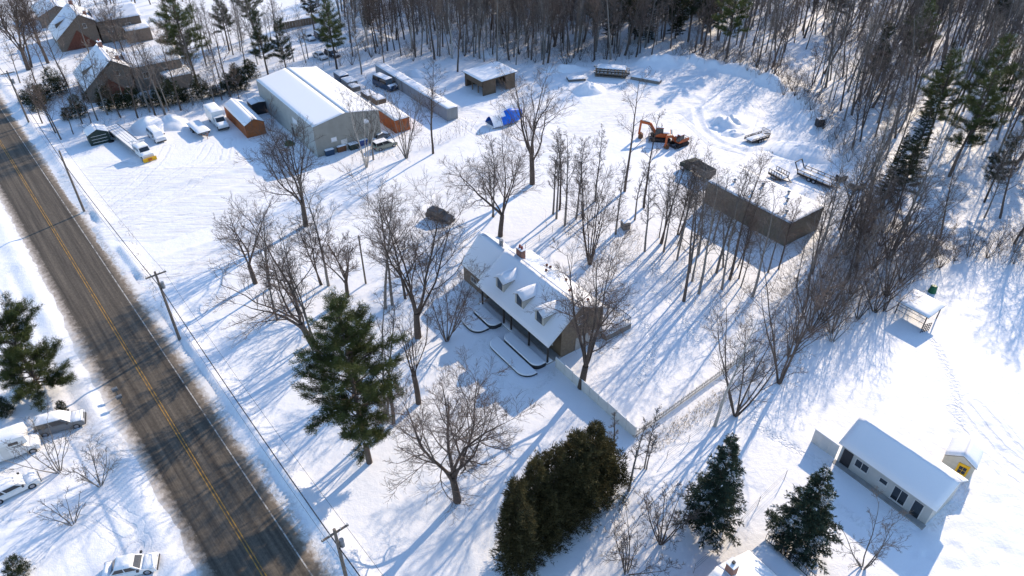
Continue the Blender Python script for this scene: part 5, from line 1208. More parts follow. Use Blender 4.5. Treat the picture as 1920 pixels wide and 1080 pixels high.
def tree_data(kind, h, seed, spread=4.0, dens=1.0, twig=.013):
    w = Wood(seed); r = w.r; tr = .011 * h + .05
    if kind == 'broad':
        cfg = {'max': 4, 'dens': dens, 1: dict(n=8, t0=.2, ang=.78, len=.5, rmin=.03, rmax=.085, seg=5, up=.07, wob=.18),
               2: dict(n=6, t0=.15, ang=.7, len=.55, rmin=.017, rmax=.035, seg=4, up=.05, wob=.15), 3: dict(n=5, t0=.1, ang=.62, len=.58, rmin=twig, rmax=.02, seg=2, up=.04, wob=.14, fall=.3), 4: dict(n=4, t0=.1, ang=.48, len=.85, fall=.2, rmin=twig * .85, rmax=.014, seg=1, up=.03)}
        fk = h * r.uniform(.18, .28); tr *= 1.35
        p, rad = w.limb((0, 0, -.3), _unit(r.gauss(0, .03), r.gauss(0, .03), 1), fk + .3, tr * 1.25, tr * .95, 4, .02, .0, 0)
        nl = r.randint(4, 6); az = r.uniform(0, 6.28)
        for k in range(nl):
            az += 6.283 / nl + r.uniform(-.4, .4); tl = r.uniform(.1, .55) * min(1.3, spread / (h * .28)); L = (h - fk) * r.uniform(.62, 1.0) / math.cos(tl * .6)
            d = (math.sin(tl) * math.cos(az), math.sin(tl) * math.sin(az), math.cos(tl))
            q, rr = w.limb(p[-1 - (k % 2)], d, L, tr * r.uniform(.38, .66), .03, 8, .105, .05, 0); w.kids(q, rr, L, 1, cfg)
    elif kind in ('slender', 'forest', 'far'):
        far = kind == 'far'
        mx = {'slender': 4, 'forest': 3, 'far': 2}[kind]
        cfg = {'max': mx, 'dens': dens, 1: dict(n=15 if not far else 13, t0=.34, ang=.72, len=.34, rmin=.022, rmax=.065, seg=4 if not far else 2, up=.08, wob=.12, fall=.62),
               2: dict(n=6 if not far else 7, t0=.15, ang=.75, len=.5, rmin=.018 if not far else .02, rmax=.025, seg=3 if not far else 1, up=.05, wob=.15), 3: dict(n=5, t0=.15, ang=.65, len=.55, rmin=twig, rmax=.017, seg=1, up=.04, fall=.3), 4: dict(n=3, t0=.1, ang=.5, len=.85, fall=.2, rmin=twig * .8, rmax=.013, seg=1)}
        if spread: cfg[1]['len'] = .34 * spread / 4.0
        ns = 1 if r.random() < .78 else 2
        for k in range(ns):
            tl = r.uniform(0, .05) + (.12 if ns == 2 else 0); az = r.uniform(0, 6.28)
            q, rr = w.limb((k * .25, 0, -.3), (math.sin(tl) * math.cos(az), math.sin(tl) * math.sin(az), math.cos(tl)), h * (1 if k == 0 else .85), tr * (.95 if ns == 1 else .75), .03, 9 if not far else 5, .035, .02, 0); w.kids(q, rr, h, 1, cfg)
    elif kind == 'vase':
        cfg = {'max': 4, 'dens': dens, 1: dict(n=5, t0=.25, ang=.6, len=.5, rmin=.022, rmax=.05, seg=4, up=.05, wob=.12), 2: dict(n=5, t0=.2, ang=.65, len=.5, rmin=.015, rmax=.024, seg=3, up=.04), 3: dict(n=5, t0=.15, ang=.6, len=.55, rmin=twig, rmax=.016, seg=1, fall=.3), 4: dict(n=3, t0=.1, ang=.5, len=.85, fall=.2, rmin=twig * .8, rmax=.012, seg=1)}
        nl = r.randint(5, 8); az = r.uniform(0, 6.28)
        for k in range(nl):
            az += 6.283 / nl + r.uniform(-.3, .3); tl = r.uniform(.12, .55) * min(1.5, spread / (h * .35)); L = h * r.uniform(.75, 1.0)
            q, rr = w.limb((.12 * math.cos(az), .12 * math.sin(az), -.2), (math.sin(tl) * math.cos(az), math.sin(tl) * math.sin(az), math.cos(tl)), L, tr * .55, .02, 6, .06, .04, 0); w.kids(q, rr, L, 1, cfg)
    elif kind == 'stub':       # lopped trunk with thin new shoots
        cfg = {'max': 3, 'dens': dens, 1: dict(n=7, t0=.2, ang=.45, len=.42, rmin=.018, rmax=.035, seg=3, up=.08), 2: dict(n=4, t0=.2, ang=.6, len=.5, rmin=twig, rmax=.018, seg=2), 3: dict(n=2, t0=.3, ang=.6, len=.5, rmin=twig, rmax=.013, seg=1)}
        fk = h * .3; p, rad = w.limb((0, 0, -.3), (0, 0, 1), fk + .3, .34, .28, 4, .03, 0, 0)
        for k in range(7):
            az = k * .9 + r.uniform(0, .5); tl = r.uniform(.1, .5); L = (h - fk) * r.uniform(.6, 1.0)
            q, rr = w.limb(p[-1 - k % 2], (math.sin(tl) * math.cos(az), math.sin(tl) * math.sin(az), math.cos(tl)), L, .08, .015, 6, .07, .07, 0); w.kids(q, rr, L, 1, cfg)
    elif kind == 'snag':       # dead trunk, few broken stubs
        q, rr = w.limb((0, 0, -.3), (.03, 0, 1), h * .6, .22, .15, 6, .05, 0, 0)
        for k in range(3):
            az = r.uniform(0, 6.28); w.limb(q[3 + k], (math.cos(az) * .8, math.sin(az) * .8, .5), r.uniform(.8, 2), .07, .03, 3, .1, 0, 0)
        q, rr = w.limb(q[-1], (-.15, .05, 1), h * .4, .09, .02, 5, .06, 0, 0)
    tk = [b for b in w.out if b[2] == 0]; cr = [b for b in w.out if b[2] > 0]
    return tk, cr
_bark = {'bark': ('bark', 'twig'), 'grey': ('bark_grey', 'twig_grey'), 'pale': ('bark_pale', 'twig_grey'), 'red': ('bark', 'twig_red')}
def tree_meshes(kind, h, seed, spread=4.0, dens=1.0, tone='bark', twig=.0125):
    tk, cr = tree_data(kind, h, seed, spread, dens, twig); a, b = _bark[tone]
    V, Q = tubes(tk); t = np_mesh('trunk', V, quads=Q, materials=[a]); c = None
    if cr: V, Q = tubes(cr); c = np_mesh('crown', V, quads=Q, materials=[b])
    return t, c
def plant(meshes, p, yaw, label, group, name='bare_tree', cat='tree', scale=1.0, tilt=(0, 0)):
    t = thing(name, label, cat, p, yaw, group); t.rotation_euler = (tilt[0], tilt[1], yaw)
    if scale != 1.0: t.scale = (scale, scale, scale)
    link(bpy.data.objects.new('trunk', meshes[0]), t)
    if len(meshes) > 1 and meshes[1] is not None: link(bpy.data.objects.new('crown', meshes[1]), t)
    return t

# --- the single trees: foot, tip, kind, crown radius, label
FG = [
 ((479, 531), (438, 352), 'broad', 4.5, 'bark', 'lone bare tree on open snow left of the double trunked one', .8),
 ((573, 423), (548, 218), 'broad', 5.0, 'bark', 'bare tree with stout split trunk below the warehouse shadow', 1.0),
 ((616, 536), (632, 335), 'slender', 5.0, 'grey', 'bare tree with tall straight trunk rising behind the big pine top', 1.0),
 ((601, 534), (575, 400), 'slender', 3.6, 'bark', 'smaller bare tree close left of the tall one above the pine', 1.0),
 ((596, 665), (500, 430), 'broad', 5.5, 'bark', 'leaning bare tree spreading left from behind the big pine', .9),
 ((585, 640), (560, 470), 'slender', 4.0, 'grey', 'thin bare tree just behind the leaning one by the pine', .9),
 ((722, 578), (706, 372), 'slender', 4.5, 'grey', 'left trunk of the grey pair of trees left of the cottage', 1.0),
 ((736, 572), (752, 375), 'slender', 4.5, 'grey', 'right trunk of the grey pair of trees left of the cottage', 1.0),
 ((784, 633), (795, 372), 'broad', 6.0, 'bark', 'big dark bare tree spreading in front of the cottage left wing', 1.1),
 ((785, 757), (790, 560), 'stub', 4.0, 'bark', 'lopped trunk with thin upright shoots before the porch beds', 1.3),
 ((738, 795), (742, 640), 'snag', 2.0, 'bark', 'dead broken trunk right of the big pine', 1.0),
 ((722, 790), (700, 560), 'slender', 3.0, 'grey', 'thin crooked tree between the big pine and the dead trunk', .7),
 ((858, 941), (872, 700), 'broad', 7.0, 'bark', 'wide low forking bare tree alone in the front lawn', 1.15),
 ((1089, 728), (1098, 478), 'broad', 5.2, 'bark', 'dense bare tree in front of the cottage right gable', 1.5),
 ((938, 443), (928, 250), 'broad', 4.2, 'bark', 'bare tree just behind the cottage chimney end', 1.0),
 ((923, 407), (905, 270), 'slender', 3.4, 'grey', 'thinner bare tree left behind the one at the chimney end', 1.0),
 ((998, 346), (985, 125), 'broad', 5.5, 'bark', 'tall forked bare tree between the boat and the excavators', .75),
 ((1171, 360), (1190, 155), 'slender', 4.2, 'bark', 'tall straight tree left of the excavators', .7),
 ((1207, 390), (1240, 215), 'slender', 3.0, 'bark', 'straight tree standing in front of the larger excavator', .8),
 ((1106, 496), (1135, 318), 'vase', 4.2, 'bark', 'bushy twin stemmed tree behind the cottage roof', 1.3),
 ((1282, 565), (1315, 345), 'slender', 4.2, 'bark', 'thick trunked tree in the back garden before the store', 1.0),
 ((1310, 551), (1340, 350), 'slender', 3.6, 'grey', 'slim tree just right of the thick trunked one in the back garden', 1.0),
 ((1368, 524), (1405, 310), 'slender', 4.2, 'bark', 'tall tree against the middle of the store front', 1.0),
 ((1343, 512), (1375, 320), 'slender', 3.8, 'grey', 'tall grey tree against the left part of the store front', 1.0),
 ((1238, 456), (1290, 285), 'slender', 4.0, 'bark', 'leaning tree left of the store by the tipper truck', 1.0),
 ((1270, 440), (1305, 300), 'slender', 3.4, 'bark', 'tree between the leaning one and the store corner', 1.0),
 ((1209, 471), (1222, 330), 'slender', 2.8, 'grey', 'slim tree right of the wooden hutch', 1.0),
 ((1461, 718), (1520, 478), 'vase', 6.5, 'bark', 'big multi stemmed tree beside the weathered fence', 1.5),
 ((1379, 779), (1440, 570), 'vase', 4.6, 'bark', 'dark multi stemmed tree left of the big one by the fence', 1.2),
 ((1340, 799), (1350, 600), 'slender', 3.6, 'pale', 'pale birch standing before the weathered fence', .7),
 ((1037, 402), (1020, 262), 'slender', 2.8, 'grey', 'leftmost slim tree of the grove behind the cottage', 1.0),
 ((1043, 411), (1042, 262), 'slender', 2.6, 'grey', 'second slim tree of the grove behind the cottage', 1.0),
 ((1049, 394), (1055, 245), 'slender', 3.0, 'bark', 'thicker slim tree in the middle of the grove behind the cottage', 1.0),
 ((1059, 423), (1062, 255), 'slender', 3.0, 'grey', 'nearest slim tree of the grove behind the cottage', 1.0),
 ((1080, 411), (1085, 265), 'slender', 2.8, 'grey', 'fifth slim tree from the left in the grove behind the cottage', 1.0),
 ((1094, 411), (1098, 280), 'slender', 2.6, 'grey', 'rightmost slim tree of the grove behind the cottage', 1.0),
 ((1116, 379), (1122, 250), 'slender', 2.4, 'grey', 'slim tree set back right of the grove behind the cottage', .9),
 ((1190, 413), (1205, 300), 'slender', 2.4, 'grey', 'slim tree left of the straight one before the excavator', .9),
 ((1154, 440), (1166, 310), 'slender', 2.4, 'grey', 'slim tree left of the wooden hutch', .9),
 ((812, 288), (803, 120), 'slender', 4.0, 'bark', 'bare tree before the near end of the container row', 1.0),
 ((687, 314), (672, 165), 'vase', 3.4, 'pale', 'pale multi stemmed tree in front of the warehouse end wall', .8),
 ((700, 300), (690, 180), 'slender', 2.6, 'grey', 'thin tree before the sage green car', .8),
 ((762, 296), (748, 165), 'vase', 3.0, 'grey', 'thin clumped tree right of the sage green car', .8),
 ((505, 540), (482, 400), 'slender', 3.4, 'grey', 'slim bare tree right of the lone tree on open snow', .9),
 ((520, 600), (490, 450), 'slender', 2.6, 'grey', 'sparse thin tree below the lone tree on open snow', .8),
 ((652, 556), (660, 430), 'broad', 3.6, 'bark', 'smaller spreading bare tree right of the big pine top', 1.0),
 ((556, 575), (535, 440), 'slender', 3.4, 'grey', 'slim bare tree left of the big pine top', 1.0),
 ((760, 560), (765, 395), 'slender', 4.4, 'bark', 'bare tree behind the grey pair left of the cottage', 1.1),
 ((838, 640), (850, 520), 'vase', 3.6, 'red', 'reddish many stemmed bush at the cottage left corner', 1.3),
 ((1178, 922), (1190, 800), 'slender', 2.4, 'grey', 'nearest young tree behind the cedar clump', .9),
 ((1208, 880), (1230, 785), 'slender', 2.2, 'grey', 'young tree near the fence corner right of the cedars', .9),
 ((1147, 866), (1155, 765), 'slender', 2.0, 'grey', 'young tree close behind the right end of the cedars', .9),
 ((1238, 1020), (1262, 925), 'vase', 3.2, 'bark', 'low crooked fruit tree left of the front spruce', .9),
 ((1174, 1076), (1178, 1000), 'vase', 3.2, 'bark', 'low crooked fruit tree at the lower picture edge', .9),
 ((1618, 1066), (1640, 985), 'vase', 2.6, 'grey', 'small bare tree in the shadow before the bungalow', .8),
 ((112, 886), (110, 805), 'vase', 4.2, 'grey', 'spreading bare shrub below the silver estate car', .55),
 ((187, 911), (192, 845), 'vase', 1.8, 'grey', 'small bare shrub near the left verge of the road', .6),
 ((136, 982), (140, 935), 'vase', 2.2, 'grey', 'low bare shrub in the lower left lawn', .4),
 ((53, 131), (30, -40), 'broad', 6.5, 'bark', 'bigger dark bare tree in the far left corner', 1.7),
 ((90, 118), (78, -20), 'broad', 4.0, 'bark', 'dark bare tree between the corner tree and the brick house', 1.6),
 ((214, 80), (213, 0), 'broad', 5.0, 'grey', 'pale spreading bare tree behind the farther brick house', .9),
 ((300, 190), (285, 75), 'slender', 3.6, 'bark', 'bare tree before the side wall of the nearer brick house', 1.1),
 ((232, 190), (215, 100), 'slender', 3.6, 'grey', 'bare tree before the gable of the nearer brick house', 1.1),
 ((105, 250), (75, 150), 'slender', 3.4, 'bark', 'bare tree on the verge beside the black shed', .8),
 ((80, 232), (60, 150), 'slender', 3.4, 'bark', 'bare tree by the utility pole below the hedge', .8),
 ((858, 135), (850, -10), 'slender', 4.0, 'bark', 'stout trunk left of the brown shed at the wood edge', 1.0),
 ((815, 112), (830, -60), 'slender', 4.5, 'bark', 'double trunk at the wood edge behind the containers', 1.0),
 ((678, 140), (665, 20), 'slender', 3.4, 'grey', 'dark thin tree behind the warehouse back end', 1.0),
 ((720, 118), (735, 40), 'slender', 3.4, 'bark', 'crooked tree beside the farthest container', 1.0),
]
for i, (b, t, kind, sp, tone, lb, dn) in enumerate(FG):
    p = on(*b); h = min(24.0, max(2.0, height_of(b, t)))
    if kind == 'broad' or kind == 'slender': h *= 1.04
    m = tree_meshes(kind, h, 100 + i, sp, min(dn, 1.22), tone)
    tx = 0.0
    tl = (0, 0)
    if 'leaning bare tree spreading' in lb: tl = (0.0, R(-14))
    if lb.startswith('leaning tree left'): tl = (0.0, R(5))
    plant(m, p, 0.0, lb, None, 'bare_tree' if 'shrub' not in lb else 'bare_shrub', 'tree' if 'shrub' not in lb else 'shrub', tilt=tl)

# --- the wood: individual trees share a few grown forms
forms = [tree_meshes('forest', h, 500 + k, sp, 1.2, tone, .018) for k, (h, sp, tone) in enumerate([(19, 4.2, 'bark'), (18, 3.6, 'grey'), (20, 4.4, 'grey'), (15, 4.6, 'grey'), (21, 4.0, 'grey'), (17, 5.2, 'red'), (18, 3.4, 'pale'), (14, 5.0, 'red')])]
rng = np.random.default_rng(12)
def scatter(poly, n, mind, seed, avoid=None):
    r_ = np.random.default_rng(seed); xs_ = [p[0] for p in poly]; ys_ = [p[1] for p in poly]; out = []; tries = 0
    while len(out) < n and tries < n * 60:
        tries += 1; x, y = r_.uniform(min(xs_), max(xs_)), r_.uniform(min(ys_), max(ys_))
        if not in_poly(np.array([x]), np.array([y]), poly)[0]: continue
        if any((x - a) ** 2 + (y - b) ** 2 < mind * mind for a, b in out): continue
        if avoid and avoid(x, y): continue
        out.append((x, y))
    return out
def seen(x, y, z=0.0):
    d = (x, y, z - 60); sp_, cp_ = math.sin(_p), math.cos(_p); zz = y * cp_ - (z - 60) * sp_
    u = 960 + _f * x / zz; v = 540 - _f * (y * sp_ + (z - 60) * cp_) / zz
    return u, v
def jitter_wood(cell, seed):
    r_ = np.random.default_rng(seed); gx, gy = np.meshgrid(np.arange(-60, 190, cell), np.arange(60, 262, cell))
    x = gx.ravel() + r_.uniform(-.48, .48, gx.size) * cell; y = gy.ravel() + r_.uniform(-.48, .48, gx.size) * cell
    keep = in_poly(x, y, WOOD); top = (y > 128) & (x < 62)
    pr = np.where(top, .95, .5) * np.clip(.85 + 1.3 * vnoise(x, y, 14, 77), .25, 1)
    keep &= r_.random(gx.size) < pr
    return [(float(a), float(b)) for a, b in zip(x[keep], y[keep])]
wood_pts = jitter_wood(2.9, 21)
_open = [S(u, v) for u, v in ((1780, 330), (1700, 330), (1815, 270), (1735, 275), (1742, 215), (1700, 150), (1362, 110))]
def shades_pine(x, y):
    for p in _open:
        q = p - Vector((p.x, p.y, 0)).normalized() * 13
        if seg_dist(np.array([x]), np.array([y]), [p, q])[0] < 3.6: return True
    return False
wood_pts = [q for q in wood_pts if not shades_pine(*q)]
def in_view(x, y):
    u, v = seen(x, y); u2, v2 = seen(x, y, 16)
    return (-20 < u < 1940 and -20 < v < 1100) or (-20 < u2 < 1940 and -20 < v2 < 1100)
near = sorted([q for q in wood_pts if in_view(*q)], key=lambda q: q[0] ** 2 + q[1] ** 2)
single = near[:92]; single_set = set(single); rest = [q for q in wood_pts if q not in single_set]
rp = random.Random(31)
src = {}
def keep_src(k, t):
    if k not in src: src[k] = [c for c in t.children]
for (x, y) in single:
    u, v = seen(x, y)
    if v < 140 and u < 1150: lb, gr = 'slender bare tree crowded in the wood behind the containers and log stack', 'trees of the wood at the top'
    elif v < 215: lb, gr = 'slender bare tree crowded in the wood behind the cleared yard berm', 'trees of the wood behind the yard'
    else: lb, gr = 'slender bare tree crowded in the wood on the right side', 'trees of the wood on the right'
    k = len(src) if len(src) < 8 else rp.choice([0, 1, 2, 3, 4, 5, 6, 7])
    keep_src(k, plant(forms[k], (x, y, gh(x, y)), rp.uniform(0, 6.28), lb, gr, scale=rp.uniform(.62, 1.1), tilt=(rp.gauss(0, .06), rp.gauss(0, .06))))
# grove before the store, thinner trees
grove = [S(1230, 440), S(1300, 420), S(1420, 455), S(1530, 480), S(1610, 380), S(1640, 470), S(1570, 600), S(1480, 600), S(1400, 575), S(1250, 520)]
gp_ = scatter([(p[0], p[1]) for p in grove], 40, 2.0, 23, avoid=lambda x, y: in_poly(np.array([x]), np.array([y]), [S(1290, 400), S(1500, 500), S(1560, 440), S(1400, 320)])[0])
for (x, y) in gp_:
    plant(forms[rp.choice([1, 3, 4, 0, 2])], (x, y, gh(x, y)), rp.uniform(0, 6.28), 'thin bare tree in the grove in front of the store', 'trees of the grove in front of the store', scale=rp.uniform(.42, .8), tilt=(rp.gauss(0, .05), rp.gauss(0, .05)))
# the rest of the wood reads as one mass: one object that grows the same forms at its points
def mass(points, name, label, sources, seed, smin, smax, cat='wood'):
    r_ = np.random.default_rng(seed); n = len(points); me = bpy.data.meshes.new(name)
    me.vertices.add(n); me.vertices.foreach_set('co', np.array([(x, y, gh(x, y)) for x, y in points], dtype=np.float32).ravel())
    at = me.attributes.new('form', 'INT', 'POINT'); at.data.foreach_set('value', r_.integers(0, len(sources), n).astype(np.int32))
    at = me.attributes.new('size', 'FLOAT', 'POINT'); at.data.foreach_set('value', r_.uniform(smin, smax, n).astype(np.float32))
    rot = np.stack([r_.normal(0, .07, n), r_.normal(0, .07, n), r_.uniform(0, 6.28, n)], 1).astype(np.float32)
    at = me.attributes.new('turn', 'FLOAT_VECTOR', 'POINT'); at.data.foreach_set('vector', rot.ravel())
    o = bpy.data.objects.new(name, me); link(o); tag(o, label, cat, None, 'stuff')
    ng = bpy.data.node_groups.new(name, 'GeometryNodeTree'); N = ng.nodes; L = ng.links
    ng.interface.new_socket('Geometry', in_out='INPUT', socket_type='NodeSocketGeometry'); ng.interface.new_socket('Geometry', in_out='OUTPUT', socket_type='NodeSocketGeometry')
    gi_ = N.new('NodeGroupInput'); go = N.new('NodeGroupOutput'); mp = N.new('GeometryNodeMeshToPoints'); L.new(gi_.outputs[0], mp.inputs['Mesh']); jn = N.new('GeometryNodeJoinGeometry')
    def na(nm, ty):
        k = N.new('GeometryNodeInputNamedAttribute'); k.data_type = ty; k.inputs['Name'].default_value = nm; return k.outputs['Attribute']
    fo, sz, tu = na('form', 'INT'), na('size', 'FLOAT'), na('turn', 'FLOAT_VECTOR'); e2r = N.new('FunctionNodeEulerToRotation'); L.new(tu, e2r.inputs[0])
    for k, objs in enumerate(sources):
        cp = N.new('FunctionNodeCompare'); cp.data_type = 'INT'; cp.operation = 'EQUAL'; L.new(fo, cp.inputs[2]); cp.inputs[3].default_value = k
        for ob in objs:
            oi = N.new('GeometryNodeObjectInfo'); oi.transform_space = 'ORIGINAL'; oi.inputs['Object'].default_value = ob; oi.inputs['As Instance'].default_value = True
            ip = N.new('GeometryNodeInstanceOnPoints'); L.new(mp.outputs[0], ip.inputs['Points']); L.new(cp.outputs[0], ip.inputs['Selection']); L.new(oi.outputs['Geometry'], ip.inputs['Instance']); L.new(e2r.outputs[0], ip.inputs['Rotation']); L.new(sz, ip.inputs['Scale']); L.new(ip.outputs[0], jn.inputs[0])
    L.new(jn.outputs[0], go.inputs[0]); md = o.modifiers.new('grow', 'NODES'); md.node_group = ng; return o
mass(rest, 'distant_wood', 'far mass of bare woodland along the top and right edge', [src[k] for k in sorted(src)], 3, .6, 1.12)
# thicket of tall many-stemmed bushes at the edge of the right wood
bform = [tree_meshes('vase', h, 760 + k, sp, .6, tn, .012) for k, (h, sp, tn) in enumerate(((8.0, 3.4, 'red'), (6.5, 3.2, 'grey'), (9.5, 3.6, 'red')))]
tp = scatter([(p[0], p[1]) for p in [S(1570, 440), S(1650, 400), S(1780, 470), S(1690, 560), S(1610, 630), S(1490, 650), S(1500, 590)]], 34, 2.2, 61)
bsrc = []
for q, (u, v) in enumerate(((1478, 668), (1560, 640), (1640, 585))):
    p = on(u, v); t = plant(bform[q], p, q * 2.0, ('brown many stemmed bush at the lower tip of the thicket', 'brown many stemmed bush in the middle of the thicket front', 'brown many stemmed bush of the thicket nearest the open shelter')[q], 'tall bushes of the thicket front', 'bare_bush', 'bush'); bsrc.append(list(t.children))
mass(tp, 'tall_thicket', 'reddish brown tall bare thicket between store and open shelter', bsrc, 5, .7, 1.25, 'thicket')
ep = scatter([(p[0], p[1]) for p in [S(1225, 118), S(1330, 98), S(1460, 140), S(1560, 210), S(1620, 320), S(1600, 340), S(1530, 230), S(1440, 165), S(1330, 122)]], 46, 2.0, 62) + scatter([(p[0], p[1]) for p in [S(1690, 535), S(1800, 488), S(1930, 498), S(1930, 450), S(1760, 460)]], 22, 2.2, 63) + scatter([(p[0], p[1]) for p in [S(630, 125), S(860, 112), S(1060, 125), S(1190, 118), S(1190, 100), S(860, 90), S(660, 95)]], 40, 2.5, 64)
mass(ep, 'edge_thicket', 'low bare bushes fringing the wood behind yard and containers', bsrc, 6, .35, .7, 'thicket')

# --- residential trees at the top left
res = scatter([(p[0], p[1]) for p in [S(330, 205), S(470, 160), S(500, 110), S(640, 130), S(600, 100), S(480, 60), S(330, 70), S(300, 150)]], 38, 2.4, 27, avoid=lambda x, y: math.hypot(x - S(600, 85).x, y - S(600, 85).y) < 10)
for (x, y) in res:
    plant(forms[rp.choice([1, 3, 6, 4])], (x, y, gh(x, y)), rp.uniform(0, 6.28), 'thin bare tree in the belt behind the orange shed and warehouse', 'trees of the belt behind the warehouse', scale=rp.uniform(.5, .85))

def by_houses(x, y):
    if road_ts(x, y)[0] < 9: return True
    for u, v in ((206, 113), (146, 27)):
        p = place(u, v, 8.0); dx, dy = x - p.x, y - p.y; c, n_ = math.cos(YAW), math.sin(YAW); lx, ly = dx * c + dy * n_, -dx * n_ + dy * c
        if -14.5 < lx < 4.5 and -8 < ly < 16: return True
    return False
res2 = scatter([(p[0], p[1]) for p in [S(-30, 230), S(60, 215), S(210, 200), S(330, 190), S(340, 60), S(520, 10), S(300, -25), S(60, -20), S(-60, 60)]], 44, 3.6, 29, avoid=by_houses)
res2 += scatter([(p[0], p[1]) for p in [S(90, 258), S(200, 215), S(330, 205), S(470, 172), S(470, 185), S(335, 222), S(205, 232), S(105, 270)]], 18, 2.0, 33, avoid=by_houses)
for (x, y) in res2:
    plant(forms[rp.choice([0, 2, 3, 5, 7, 7])], (x, y, gh(x, y)), rp.uniform(0, 6.28), 'bare garden tree standing around the two brick houses', 'garden trees around the brick houses', scale=rp.uniform(.5, 1.0))

# ------------------------------------------------------------------ conifers
def blades(P, D, length, width, rs, droop=0.0):
    """one slender triangle at each point along each direction"""
    n = len(P); a = rs.normal(size=(n, 3)); s_ = np.cross(D, a); s_ /= np.linalg.norm(s_, axis=1, keepdims=True) + 1e-9
    tip = P + D * length[:, None]; tip[:, 2] -= droop * length
    V = np.empty((n * 3, 3)); V[0::3] = P - s_ * width[:, None] / 2; V[1::3] = P + s_ * width[:, None] / 2; V[2::3] = tip
    return V, np.arange(n * 3).reshape(n, 3)
def needle_mesh(P, D, length, width, rs, material, droop=0.0, snow=0.0):
    V, T = blades(P, D, length, width, rs, droop)
    cell = np.floor(P / .45).astype(np.int64); hsh = ((cell[:, 0] * 73856093) ^ (cell[:, 1] * 19349663) ^ (cell[:, 2] * 83492791)) & 1023
    mi = ((hsh < 1023 * snow * 2.2) & (rs.random(len(T)) < .55)).astype(np.int32)
    return np_mesh('foliage', V, tris=T, materials=[material, 'snow'], matidx=mi, smooth=False)
def norm(a): return a / (np.linalg.norm(a, axis=1, keepdims=True) + 1e-9)
def along(branches, rs, t0, per_m, lvl):
    P = []; D = []
    for pts, rad, lv in branches:
        if lv != lvl: continue
        pts = np.array(pts); seg = np.linalg.norm(pts[-1] - pts[0]); n = max(2, int(seg * per_m)); t = (t0 + (1 - t0) * rs.random(n)) * (len(pts) - 1); i = np.minimum(t.astype(int), len(pts) - 2); f = (t - i)[:, None]
        P.append(pts[i] * (1 - f) + pts[i + 1] * f); d = pts[i + 1] - pts[i]; D.append(d)
    return np.concatenate(P), norm(np.concatenate(D))
def pine(h, r, seed, z0=.22, dens=1.0, needle='needle_pine'):
    w = Wood(seed); rr = w.r; rs = np.random.default_rng(seed)
    q, rad = w.limb((0, 0, -.3), (0, 0, 1), h, .016 * h, .05, 10, .015, .01, 0)
    nb = int(72 * dens)
    for k in range(nb):
        t = z0 + (1 - z0) * (k + rr.random()) / nb; i = min(int(t * 10), 9); f = t * 10 - i; p = tuple(q[i][j] + (q[i + 1][j] - q[i][j]) * f for j in range(3))
        az = k * 2.4 + rr.uniform(-.5, .5); tq2 = (t - z0) / (1 - z0)
        L = r * (0.72 + .3 * math.sin(tq2 * 7 + seed)) * (1.0 if tq2 < .78 else 1.0 - (tq2 - .78) * 2.9) * rr.uniform(.5, 1.22); L = max(L, .9)
        el = rr.uniform(-.05, .25) + .55 * tq2
        b, br = w.limb(p, (math.cos(az) * math.cos(el), math.sin(az) * math.cos(el), math.sin(el)), L, .035 + .012 * L, .015, 5, .08, .05, 1)
        m_ = int(L * 4.6) + 2
        for j in range(m_):
            tt = .25 + .75 * (j + rr.random()) / m_; ii = min(int(tt * 5), 4); ff = tt * 5 - ii; pp = tuple(b[ii][x] + (b[ii + 1][x] - b[ii][x]) * ff for x in range(3)); d = _unit(*(b[ii + 1][x] - b[ii][x] for x in range(3)))
            dd = _tilt(d, rr.uniform(.5, 1.0), rr.uniform(0, 6.28)); dd = _unit(dd[0], dd[1], dd[2] * .5 + .12)
            w.limb(pp, dd, rr.uniform(.45, 1.25) * (1.15 - .5 * tt) * max(.6, min(1.3, L / 3)), .016, .008, 2, .08, .1, 2)
    tk = [x for x in w.out if x[2] == 0]; lb = [x for x in w.out if x[2] > 0]
    P, D = along(w.out, rs, .12, 13 * min(dens, 1.1), 2); n = len(P); k = 7
    P = np.repeat(P, k, 0) + rs.normal(0, .15, (n * k, 3)); D = norm(np.repeat(D, k, 0) * .7 + rs.normal(0, .6, (n * k, 3)) + np.array([0, 0, .15]))
    f = needle_mesh(P, D, rs.uniform(.2, .42, n * k), rs.uniform(.03, .055, n * k), rs, needle, 0.0, .02)
    V, Q = tubes(tk); t = np_mesh('trunk', V, quads=Q, materials=['bark']); V, Q = tubes(lb); c = np_mesh('branches', V, quads=Q, materials=['twig'])
    return t, c, f
